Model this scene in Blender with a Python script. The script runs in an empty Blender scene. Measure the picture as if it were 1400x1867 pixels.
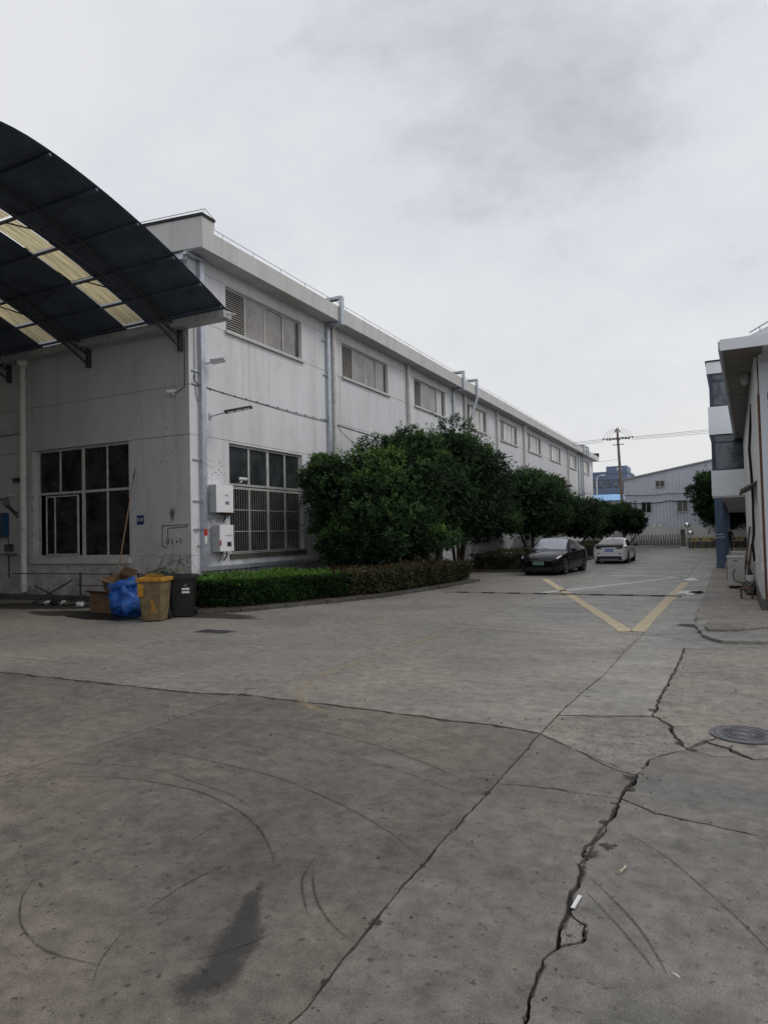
import bpy, bmesh, math, random
import numpy as np
from mathutils import Vector, Matrix, noise
R = math.radians
random.seed(7)
rng = np.random.default_rng(7)
scene = bpy.context.scene
col = scene.collection

# ------------------------------------------------------------------ camera
F_PX, CX, CY, EYE = 1228.0, 700.0, 933.5, 1.95
YAW, PITCH, ROLL = R(26.31), R(1.855), R(-1.352)
FWD = Vector((-math.sin(YAW) * math.cos(PITCH), math.cos(YAW) * math.cos(PITCH), math.sin(PITCH)))
RIGHT0 = Vector((math.cos(YAW), math.sin(YAW), 0))
UP0 = RIGHT0.cross(FWD)
RIGHT = RIGHT0 * math.cos(ROLL) + UP0 * math.sin(ROLL)
UP = -RIGHT0 * math.sin(ROLL) + UP0 * math.cos(ROLL)
EYEP = Vector((0, 0, EYE))
cam_data = bpy.data.cameras.new('camera')
cam_data.sensor_fit = 'HORIZONTAL'; cam_data.sensor_width = 36
cam_data.lens = F_PX / 1400 * 36
cam_data.clip_start = 0.05; cam_data.clip_end = 3000
cam = bpy.data.objects.new('camera', cam_data); col.objects.link(cam)
m = Matrix((RIGHT, UP, -FWD)).transposed().to_4x4(); m.translation = EYEP
cam.matrix_world = m
scene.camera = cam
scene.render.resolution_x, scene.render.resolution_y = 767, 1024

# ------------------------------------------------------------------ light
SUN_AZ, SUN_EL = R(62), R(46)          # hazy sun ahead of the camera, right of the road
world = bpy.data.worlds.new('World'); scene.world = world; world.use_nodes = True
wn, wl = world.node_tree.nodes, world.node_tree.links
wn.clear()
w_out = wn.new('ShaderNodeOutputWorld'); w_bg = wn.new('ShaderNodeBackground')
w_bg.inputs['Strength'].default_value = 0.1
sky = wn.new('ShaderNodeTexSky'); sky.sky_type = 'NISHITA'; sky.sun_disc = False
sky.sun_elevation = SUN_EL; sky.sun_rotation = SUN_AZ
sky.air_density = 1.0; sky.dust_density = 3.0; sky.ozone_density = 1.0
tc = wn.new('ShaderNodeTexCoord')
sep = wn.new('ShaderNodeSeparateXYZ'); wl.new(tc.outputs['Generated'], sep.inputs[0])
def wmath(op, a, b=None):
    n = wn.new('ShaderNodeMath'); n.operation = op
    for i, v in enumerate((a, b)):
        if v is None: continue
        if isinstance(v, (int, float)): n.inputs[i].default_value = v
        else: wl.new(v, n.inputs[i])
    return n.outputs[0]
zz = wmath('ADD', wmath('ABSOLUTE', sep.outputs['Z']), 0.32)
cmb = wn.new('ShaderNodeCombineXYZ')
wl.new(wmath('DIVIDE', sep.outputs['X'], zz), cmb.inputs['X'])
wl.new(wmath('DIVIDE', sep.outputs['Y'], zz), cmb.inputs['Y'])
cn = wn.new('ShaderNodeTexNoise'); cn.inputs['Scale'].default_value = 1.15
cn.inputs['Detail'].default_value = 8; cn.inputs['Roughness'].default_value = 0.62
cn.inputs['Distortion'].default_value = 0.2
wmap = wn.new('ShaderNodeMapping'); wmap.inputs['Location'].default_value = (11.09, 3.95, 0.2)
wl.new(cmb.outputs[0], wmap.inputs[0]); wl.new(wmap.outputs[0], cn.inputs['Vector'])
ramp = wn.new('ShaderNodeValToRGB')
e = ramp.color_ramp.elements
e[0].position = 0.29; e[0].color = (4.7, 4.85, 5.15, 1)
e[1].position = 0.60; e[1].color = (7.45, 7.55, 7.75, 1)
k = ramp.color_ramp.elements.new(0.44); k.color = (6.7, 6.9, 7.3, 1)
wl.new(cn.outputs['Fac'], ramp.inputs[0])
wmix = wn.new('ShaderNodeMixRGB'); wmix.inputs['Fac'].default_value = 0.93
hz = wn.new('ShaderNodeMapRange'); hz.clamp = True          # haze lifts the clouds near the horizon
for i_, v_ in enumerate((0.02, 0.30, 0.85, 0.0)): hz.inputs[i_ + 1].default_value = v_
wl.new(wmath('ABSOLUTE', sep.outputs['Z']), hz.inputs[0])
hmix = wn.new('ShaderNodeMixRGB'); hmix.inputs['Color2'].default_value = (7.7, 7.66, 7.55, 1)
wl.new(hz.outputs[0], hmix.inputs['Fac']); wl.new(ramp.outputs[0], hmix.inputs['Color1'])
wl.new(sky.outputs[0], wmix.inputs['Color1']); wl.new(hmix.outputs[0], wmix.inputs['Color2'])
wl.new(wmix.outputs[0], w_bg.inputs['Color']); wl.new(w_bg.outputs[0], w_out.inputs['Surface'])
sun_d = bpy.data.lights.new('sun', 'SUN'); sun_d.energy = 0.75; sun_d.angle = R(24); sun_d.color = (1, 0.96, 0.9)
sun = bpy.data.objects.new('sun', sun_d); col.objects.link(sun)
sun_dir = Vector((math.sin(SUN_AZ) * math.cos(SUN_EL), math.cos(SUN_AZ) * math.cos(SUN_EL), math.sin(SUN_EL)))
sun.rotation_euler = sun_dir.to_track_quat('Z', 'Y').to_euler()
sun.location = sun_dir * 200
scene.cycles.max_bounces = 6; scene.cycles.diffuse_bounces = 3; scene.cycles.glossy_bounces = 3
vs = scene.view_settings
vs.view_transform = 'Standard'; vs.look = 'None'; vs.exposure = 0.12; vs.gamma = 1.0; vs.use_curve_mapping = False

# ------------------------------------------------------------------ surveying: rays of the photograph met with real planes
def ray(x, y): return FWD * F_PX + RIGHT * (x - CX) - UP * (y - CY)
def G(x, y, z=0.0):
    d = ray(x, y); return EYEP + d * ((z - EYE) / d.z)
def PX(x, y, X):
    d = ray(x, y); return EYEP + d * (X / d.x)
def PY(x, y, Y):
    d = ray(x, y); return EYEP + d * (Y / d.y)

# ------------------------------------------------------------------ materials
MATS = {}
def nmath(nt, op, a, b=None, clamp=False):
    n = nt.nodes.new('ShaderNodeMath'); n.operation = op; n.use_clamp = clamp
    for i, v in enumerate((a, b)):
        if v is None: continue
        if isinstance(v, (int, float)): n.inputs[i].default_value = v
        else: nt.links.new(v, n.inputs[i])
    return n.outputs[0]
def nnoise(nt, vec, scale, detail=4, rough=0.55, dist=0.0):
    n = nt.nodes.new('ShaderNodeTexNoise')
    n.inputs['Scale'].default_value = scale; n.inputs['Detail'].default_value = detail
    n.inputs['Roughness'].default_value = rough; n.inputs['Distortion'].default_value = dist
    if vec is not None: nt.links.new(vec, n.inputs['Vector'])
    return n.outputs['Fac']
def nmap(nt, vec, sc, loc=(0, 0, 0), rot=(0, 0, 0)):
    n = nt.nodes.new('ShaderNodeMapping')
    n.inputs['Scale'].default_value = sc; n.inputs['Location'].default_value = loc; n.inputs['Rotation'].default_value = rot
    nt.links.new(vec, n.inputs['Vector']); return n.outputs[0]
def nrange(nt, v, a, b, c, d):
    n = nt.nodes.new('ShaderNodeMapRange'); n.clamp = True
    for i, k in enumerate((a, b, c, d)): n.inputs[i + 1].default_value = k
    nt.links.new(v, n.inputs[0]); return n.outputs[0]
def nmix(nt, fac, a, b, mode='MIX'):
    n = nt.nodes.new('ShaderNodeMixRGB'); n.blend_type = mode
    for i, v in zip(('Fac', 'Color1', 'Color2'), (fac, a, b)):
        if isinstance(v, (int, float)): n.inputs[i].default_value = v
        elif isinstance(v, tuple): n.inputs[i].default_value = (*v, 1) if len(v) == 3 else v
        else: nt.links.new(v, n.inputs[i])
    return n.outputs[0]
def nscale(nt, c, f):
    n = nt.nodes.new('ShaderNodeVectorMath'); n.operation = 'SCALE'
    if isinstance(c, tuple): n.inputs[0].default_value = c
    else: nt.links.new(c, n.inputs[0])
    if isinstance(f, (int, float)): n.inputs['Scale'].default_value = f
    else: nt.links.new(f, n.inputs['Scale'])
    return n.outputs[0]
def new_mat(name):
    m = bpy.data.materials.new(name); m.use_nodes = True
    nt = m.node_tree; b = nt.nodes['Principled BSDF']
    geo = nt.nodes.new('ShaderNodeNewGeometry')
    MATS[name] = m
    return m, nt, b, geo.outputs['Position']
def bump(nt, b, h, strength, dist=0.01):
    n = nt.nodes.new('ShaderNodeBump'); n.inputs['Strength'].default_value = strength; n.inputs['Distance'].default_value = dist
    nt.links.new(h, n.inputs['Height']); nt.links.new(n.outputs[0], b.inputs['Normal'])
def plain(name, c, rough=0.6, var=0.12, scale=2.5, metallic=0.0, bmp=0.1, bscale=60, spec=0.4, grime=0.0, coat=0.0):
    m, nt, b, P = new_mat(name)
    n1 = nnoise(nt, P, scale, 5, 0.6)
    f = nrange(nt, n1, 0.3, 0.7, 1 - var, 1 + var)
    cc = nscale(nt, c, f)
    if grime:
        g = nrange(nt, nnoise(nt, P, scale * 1.7 + 1.3, 8, 0.7), 0.5, 0.72, 0, grime)
        cc = nmix(nt, g, cc, (0.05, 0.045, 0.04))
    nt.links.new(cc, b.inputs['Base Color'])
    b.inputs['Roughness'].default_value = rough; b.inputs['Metallic'].default_value = metallic
    b.inputs['Specular IOR Level'].default_value = spec
    if coat: b.inputs['Coat Weight'].default_value = coat; b.inputs['Coat Roughness'].default_value = 0.04
    if bmp: bump(nt, b, nnoise(nt, P, bscale, 3), bmp)
    return m
def painted_wall(name, c, streak=0.3, dirt=0.35, blot=0.2):
    m, nt, b, P = new_mat(name)
    big = nrange(nt, nnoise(nt, P, 0.35, 4, 0.55), 0.3, 0.7, 0.93, 1.05)
    sv = nmap(nt, P, (1.0, 1.0, 0.07))
    st = nrange(nt, nnoise(nt, sv, 1.5, 9, 0.74, 0.3), 0.48, 0.78, 0, streak)
    sv2 = nmap(nt, P, (5, 5, 0.22), (5, 3, 1))
    st2 = nrange(nt, nnoise(nt, sv2, 1.0, 8, 0.72), 0.55, 0.85, 0, streak * 0.6)
    cc = nscale(nt, c, big)
    cc = nmix(nt, st, cc, (0.27, 0.26, 0.25)); cc = nmix(nt, st2, cc, (0.20, 0.19, 0.18))
    bl = nrange(nt, nnoise(nt, P, 1.9, 8, 0.72), 0.58, 0.75, 0, blot)
    cc = nmix(nt, bl, cc, (0.23, 0.225, 0.21))
    s = nt.nodes.new('ShaderNodeSeparateXYZ'); nt.links.new(P, s.inputs[0])
    low = nrange(nt, s.outputs['Z'], 0.1, 2.6, 1, 0)
    dn = nrange(nt, nnoise(nt, P, 2.6, 8, 0.7), 0.42, 0.68, 0, dirt)
    cc = nmix(nt, nmath(nt, 'MULTIPLY', low, dn), cc, (0.10, 0.095, 0.085))
    nt.links.new(cc, b.inputs['Base Color']); b.inputs['Roughness'].default_value = 0.82
    b.inputs['Specular IOR Level'].default_value = 0.25
    bump(nt, b, nnoise(nt, P, 22, 6, 0.65), 0.18, 0.008)
    return m
def concrete(name, c, contrast=0.25, stain=0.5, gloss=0.72, speck=0.3):
    m, nt, b, P = new_mat(name)
    oi = nt.nodes.new('ShaderNodeObjectInfo')
    per = nrange(nt, oi.outputs['Random'], 0, 1, 0.92, 1.08)
    n1 = nnoise(nt, P, 0.42, 4, 0.6, 0.4)
    n2 = nnoise(nt, nmap(nt, P, (0.7, 1.5, 1), (0, 0, 0), (0, 0, R(14))), 1.3, 5, 0.68, 0.6)
    n3 = nnoise(nt, P, 6.5, 6, 0.74)
    n4 = nnoise(nt, P, 130, 1, 0.6)
    f = nmath(nt, 'MULTIPLY', nrange(nt, n1, 0.3, 0.7, 1 - contrast, 1 + contrast), nrange(nt, n2, 0.3, 0.72, 0.88, 1.12))
    f = nmath(nt, 'MULTIPLY', f, nmath(nt, 'MULTIPLY', nrange(nt, n3, 0.3, 0.72, 0.60, 1.36), nrange(nt, n4, 0.3, 0.7, 1 - speck, 1 + speck)))
    f = nmath(nt, 'MULTIPLY', f, per)
    cc = nscale(nt, c, f)
    cc = nmix(nt, nrange(nt, n1, 0.42, 0.62, 0, 0.4), cc, nscale(nt, (c[0] * 1.10, c[1] * 0.98, c[2] * 0.85), f))
    s1 = nrange(nt, nnoise(nt, P, 2.3, 6, 0.78), 0.56, 0.70, 0, stain)
    cc = nmix(nt, s1, cc, nscale(nt, c, 0.42))
    n5 = nnoise(nt, P, 19, 3, 0.6)
    cc = nmix(nt, nrange(nt, n5, 0.61, 0.68, 0, stain * 1.3), cc, nscale(nt, c, 0.3))
    cc = nmix(nt, nrange(nt, n5, 0.27, 0.31, 0.5, 0), cc, nscale(nt, c, 1.6))
    nt.links.new(cc, b.inputs['Base Color'])
    nt.links.new(nrange(nt, n2, 0.3, 0.7, gloss + 0.10, gloss - 0.14), b.inputs['Roughness']); b.inputs['Specular IOR Level'].default_value = 0.35
    bump(nt, b, nmath(nt, 'ADD', nmath(nt, 'MULTIPLY', nnoise(nt, P, 85, 2, 0.65), 0.5), n3), 0.4, 0.012)
    return m
def worn(name, c, cover=0.5, soft=0.08, scale=5, rough=0.7, fade=0.9, edge=False):
    """thin worn coating: paint, rubber or oil, breaking up into the concrete below"""
    m, nt, b, P = new_mat(name)
    f = nscale(nt, c, nrange(nt, nnoise(nt, P, 6, 6, 0.7), 0.3, 0.7, 0.75, 1.2))
    nt.links.new(f, b.inputs['Base Color']); b.inputs['Roughness'].default_value = rough
    n = nmath(nt, 'ADD', nmath(nt, 'MULTIPLY', nnoise(nt, P, scale, 8, 0.75), 0.7), nmath(nt, 'MULTIPLY', nnoise(nt, P, scale * 9, 4, 0.7), 0.3))
    if edge:
        at = nt.nodes.new('ShaderNodeAttribute'); at.attribute_name = 'edge'
        n = nmath(nt, 'ADD', n, nmath(nt, 'MULTIPLY', nmath(nt, 'SUBTRACT', at.outputs['Fac'], 0.62), 0.75))
    a = nrange(nt, n, cover - soft, cover + soft, 0, fade)
    nt.links.new(a, b.inputs['Alpha'])
    return m
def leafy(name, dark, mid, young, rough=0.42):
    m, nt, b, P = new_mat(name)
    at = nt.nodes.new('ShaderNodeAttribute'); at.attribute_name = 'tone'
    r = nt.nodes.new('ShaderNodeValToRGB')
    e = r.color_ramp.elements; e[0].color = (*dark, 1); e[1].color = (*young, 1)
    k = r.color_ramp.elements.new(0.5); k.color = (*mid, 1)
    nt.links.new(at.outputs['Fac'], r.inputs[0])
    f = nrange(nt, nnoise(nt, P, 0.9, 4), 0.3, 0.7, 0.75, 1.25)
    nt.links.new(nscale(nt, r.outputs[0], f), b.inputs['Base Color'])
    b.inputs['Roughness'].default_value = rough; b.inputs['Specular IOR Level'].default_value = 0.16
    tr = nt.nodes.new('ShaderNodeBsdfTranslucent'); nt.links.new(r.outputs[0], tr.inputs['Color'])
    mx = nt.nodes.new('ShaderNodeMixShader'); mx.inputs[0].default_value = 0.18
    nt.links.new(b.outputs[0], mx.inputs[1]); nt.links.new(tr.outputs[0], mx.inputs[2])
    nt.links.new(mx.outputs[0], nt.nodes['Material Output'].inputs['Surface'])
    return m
def glass(name, c, rough=0.06, var=0.35, spec=0.5):
    m, nt, b, P = new_mat(name)
    f = nrange(nt, nnoise(nt, P, 1.4, 6, 0.65, 0.6), 0.3, 0.7, 1 - var, 1 + var)
    nt.links.new(nscale(nt, c, f), b.inputs['Base Color'])
    nt.links.new(nrange(nt, nnoise(nt, P, 2.5, 6, 0.6), 0.3, 0.7, rough * 0.6, rough * 1.6), b.inputs['Roughness'])
    b.inputs['Specular IOR Level'].default_value = spec
    bump(nt, b, nnoise(nt, P, 1.7, 2), 0.06, 0.02)
    return m

M = MATS
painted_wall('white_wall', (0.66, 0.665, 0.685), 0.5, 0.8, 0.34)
painted_wall('gable_shaded', (0.54, 0.54, 0.565), 0.5, 0.8, 0.4)  # factory white greyed to put the canopy's shade into the colour, plus grime
painted_wall('fascia_concrete', (0.56, 0.555, 0.54), 0.55, 0.0, 0.5)
painted_wall('shed_white', (0.62, 0.62, 0.60), 0.35, 0.3, 0.2)
painted_wall('panel_white', (0.62, 0.66, 0.72), 0.15, 0.3, 0.12)
plain('roof_dark', (0.035, 0.033, 0.035), 0.9, 0.3, 3)
plain('soffit_brown', (0.15, 0.14, 0.125), 0.7, 0.15, 1.5, grime=0.3)
plain('frame_white', (0.52, 0.515, 0.49), 0.5, 0.15, 4, grime=0.55)
plain('frame_grey', (0.42, 0.42, 0.43), 0.5, 0.15, 4, grime=0.4)
plain('louvre', (0.40, 0.38, 0.36), 0.55, 0.15, 5, grime=0.35)
plain('pvc', (0.62, 0.61, 0.58), 0.45, 0.1, 2, grime=0.35)
plain('galvanised', (0.46, 0.49, 0.54), 0.42, 0.18, 6, metallic=0.55, grime=0.15)
plain('dark_steel', (0.05, 0.05, 0.056), 0.6, 0.3, 5, grime=0.2)
plain('rusty', (0.11, 0.05, 0.03), 0.85, 0.4, 8)
plain('black_plastic', (0.012, 0.012, 0.013), 0.45, 0.3, 6, grime=0.2)
plain('cable_black', (0.012, 0.012, 0.012), 0.6, 0.2, 5, bmp=0)
plain('groove', (0.12, 0.12, 0.12), 0.9, 0.3, 5)
glass('glass_beige', (0.22, 0.205, 0.195), 0.14, 0.35)
glass('glass_pale', (0.50, 0.48, 0.46), 0.2, 0.15)
glass('glass_dark', (0.018, 0.02, 0.022), 0.08, 0.5)
glass('glass_green', (0.035, 0.042, 0.045), 0.10, 0.6)
glass('glass_black', (0.028, 0.028, 0.028), 0.2, 0.9, 0.5)
glass('glass_blue', (0.10, 0.115, 0.14), 0.1, 0.9)
plain('canopy_sheet', (0.085, 0.11, 0.155), 0.55, 0.25, 1.2, grime=0.25)
m_, nt_, b_, P_ = new_mat('skylight')
f_ = nscale(nt_, (0.64, 0.55, 0.34), nrange(nt_, nnoise(nt_, nmap(nt_, P_, (13, 0.35, 0.35)), 2, 4, 0.7), 0.35, 0.62, 0.45, 1.15))
nt_.links.new(f_, b_.inputs['Base Color']); b_.inputs['Roughness'].default_value = 0.6
tr_ = nt_.nodes.new('ShaderNodeBsdfTranslucent'); nt_.links.new(f_, tr_.inputs['Color'])
mx_ = nt_.nodes.new('ShaderNodeMixShader'); mx_.inputs[0].default_value = 0.8
nt_.links.new(b_.outputs[0], mx_.inputs[1]); nt_.links.new(tr_.outputs[0], mx_.inputs[2])
nt_.links.new(mx_.outputs[0], nt_.nodes['Material Output'].inputs['Surface'])
plain('earth', (0.05, 0.042, 0.033), 0.95, 0.35, 3, bmp=0.5, bscale=25)
plain('crack_dirt', (0.022, 0.02, 0.018), 0.95, 0.4, 9, bmp=0.6, bscale=50)
concrete('concrete_strip', (0.167, 0.155, 0.138), 0.24, 0.6, 0.66)
concrete('concrete_left', (0.157, 0.144, 0.126), 0.26, 0.6, 0.66)
concrete('concrete_patch', (0.172, 0.164, 0.152), 0.2, 0.5, 0.66)
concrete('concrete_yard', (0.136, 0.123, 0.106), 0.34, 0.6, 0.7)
concrete('concrete_grey', (0.237, 0.225, 0.205), 0.24, 0.45, 0.5)
concrete('concrete_light', (0.253, 0.238, 0.217), 0.2, 0.4, 0.5)
concrete('concrete_old', (0.217, 0.203, 0.181), 0.2, 0.8, 0.75, 0.6)
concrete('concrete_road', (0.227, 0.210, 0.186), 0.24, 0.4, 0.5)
concrete('pavement', (0.235, 0.215, 0.19), 0.2, 0.5, 0.72)
concrete('kerb_stone', (0.085, 0.082, 0.076), 0.35, 0.8, 0.85)
worn('paint_yellow', (0.62, 0.51, 0.33), 0.36, 0.10, 4, 0.65, 0.9)
worn('paint_yellow_faded', (0.45, 0.34, 0.19), 0.52, 0.13, 3, 0.7, 0.55)
worn('paint_white', (0.66, 0.66, 0.65), 0.36, 0.12, 4, 0.65, 0.85)
worn('rubber_mark', (0.03, 0.028, 0.026), 0.48, 0.12, 6, 0.6, 0.75)
worn('oil', (0.04, 0.038, 0.037), 0.50, 0.14, 4.5, 0.5, 0.62, edge=True)
worn('dust_pale', (0.38, 0.37, 0.35), 0.6, 0.22, 2.2, 0.8, 0.3, edge=True)
worn('grime_dark', (0.03, 0.028, 0.026), 0.48, 0.14, 2.2, 0.7, 0.7, edge=True)
worn('spill', (0.72, 0.72, 0.70), 0.42, 0.06, 3.2, 0.5, 0.9, edge=True)
worn('crack_grit', (0.036, 0.032, 0.028), 0.73, 0.09, 13, 0.9, 0.8, edge=True)
worn('scrawl', (0.06, 0.06, 0.062), 0.46, 0.14, 14, 0.7, 0.65)
leafy('leaf_tree', (0.012, 0.026, 0.012), (0.034, 0.074, 0.023), (0.115, 0.21, 0.042), 0.5)
leafy('leaf_hedge_green', (0.008, 0.018, 0.008), (0.035, 0.08, 0.018), (0.13, 0.26, 0.045), 0.5)
leafy('leaf_hedge_red', (0.014, 0.020, 0.011), (0.06, 0.068, 0.032), (0.17, 0.105, 0.065), 0.5)
plain('bark', (0.055, 0.045, 0.038), 0.9, 0.3, 9, bmp=0.5, bscale=40)
plain('inverter_white', (0.80, 0.81, 0.83), 0.35, 0.04, 3, grime=0.08, bmp=0)
plain('inverter_grey', (0.42, 0.43, 0.45), 0.45, 0.08, 3)
plain('screen_grey', (0.20, 0.22, 0.25), 0.25, 0.1, 8)
plain('text_grey', (0.30, 0.31, 0.33), 0.6, 0.1, 8)
plain('white_plain', (0.72, 0.72, 0.71), 0.5, 0.06, 4)
plain('red_paint', (0.45, 0.03, 0.025), 0.5, 0.15, 5)
plain('sign_blue', (0.02, 0.03, 0.16), 0.4, 0.1, 5)
plain('box_blue', (0.01, 0.055, 0.13), 0.45, 0.2, 4)
plain('bin_yellow', (0.40, 0.20, 0.02), 0.6, 0.25, 6, grime=0.9)
plain('bin_yellow_dirty', (0.16, 0.115, 0.058), 0.7, 0.35, 5, grime=0.9)
plain('bag_blue', (0.02, 0.10, 0.38), 0.4, 0.5, 6, bmp=0.9, bscale=14, spec=0.4, grime=0.2)
plain('bag_pink', (0.42, 0.05, 0.14), 0.4, 0.2, 7)
plain('cardboard', (0.145, 0.088, 0.05), 0.8, 0.25, 4, grime=0.3)
plain('wood_pole', (0.30, 0.21, 0.14), 0.7, 0.2, 10)
plain('old_wood', (0.11, 0.085, 0.065), 0.85, 0.35, 8)
plain('rag', (0.09, 0.10, 0.075), 0.9, 0.5, 14, bmp=0.5)
plain('car_black', (0.008, 0.0085, 0.010), 0.07, 0.1, 2, spec=0.26, bmp=0)
plain('car_white', (0.72, 0.73, 0.75), 0.3, 0.03, 2, coat=0.8, bmp=0)
plain('car_glass', (0.014, 0.015, 0.018), 0.04, 0.1, 2, spec=1.0, bmp=0)
plain('windscreen', (0.34, 0.36, 0.40), 0.06, 0.1, 2, metallic=0.55, spec=0.8, bmp=0)  # pale, part metallic base carries the bright sky reflection
plain('tyre', (0.013, 0.013, 0.013), 0.8, 0.2, 8)
plain('rim', (0.33, 0.34, 0.35), 0.35, 0.1, 8, metallic=0.7, bmp=0)
plain('lamp_clear', (0.62, 0.64, 0.66), 0.12, 0.1, 8, spec=0.8, bmp=0)
plain('lamp_red', (0.09, 0.006, 0.008), 0.15, 0.15, 8, spec=0.7, bmp=0)
plain('plate_green', (0.22, 0.36, 0.29), 0.4, 0.05, 8, bmp=0)
plain('plate_blue', (0.015, 0.07, 0.50), 0.4, 0.05, 8, bmp=0)
plain('bump_yellow', (0.17, 0.145, 0.11), 0.8, 0.3, 6, grime=0.5)
plain('shed_sheet', (0.60, 0.63, 0.69), 0.5, 0.08, 0.8, metallic=0.1, grime=0.1)
painted_wall('right_sheet', (0.70, 0.71, 0.71), 0.6, 0.7, 0.4)
plain('far_blue', (0.15, 0.20, 0.29), 0.6, 0.15, 0.4)  # blue grey lightened to put distance haze into the colour
plain('far_blue_roof', (0.20, 0.42, 0.72), 0.5, 0.1, 0.4)
plain('far_cream', (0.45, 0.46, 0.47), 0.7, 0.1, 0.4)
plain('column_blue', (0.075, 0.11, 0.19), 0.5, 0.2, 2, grime=0.3)
plain('blue_frame', (0.035, 0.05, 0.085), 0.4, 0.15, 3)
plain('spandrel', (0.80, 0.82, 0.87), 0.4, 0.06, 1)
plain('stainless', (0.12, 0.115, 0.10), 0.5, 0.15, 5, metallic=0.2, grime=0.3)
plain('pole_concrete', (0.21, 0.165, 0.14), 0.85, 0.15, 2)
plain('porcelain', (0.06, 0.045, 0.04), 0.25, 0.2, 8)
plain('iron_cover', (0.135, 0.135, 0.145), 0.5, 0.25, 9, metallic=0.3, grime=0.3)
plain('ac_beige', (0.50, 0.49, 0.46), 0.5, 0.08, 3, grime=0.25)
plain('mirror', (0.85, 0.86, 0.87), 0.05, 0.02, 3, metallic=1.0, bmp=0)
plain('barrier_yellow', (0.50, 0.34, 0.03), 0.55, 0.25, 6, grime=0.3)
plain('cloth_dark', (0.012, 0.013, 0.018), 0.85, 0.2, 20)
plain('skin', (0.36, 0.22, 0.16), 0.55, 0.08, 20, bmp=0)
plain('hair', (0.012, 0.010, 0.009), 0.6, 0.2, 30)
plain('stick_pale', (0.40, 0.37, 0.28), 0.6, 0.15, 30)
m_, nt_, b_, P_ = new_mat('water')
b_.inputs['Base Color'].default_value = (0.03, 0.03, 0.03, 1); b_.inputs['Roughness'].default_value = 0.02
b_.inputs['Specular IOR Level'].default_value = 0.8

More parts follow.
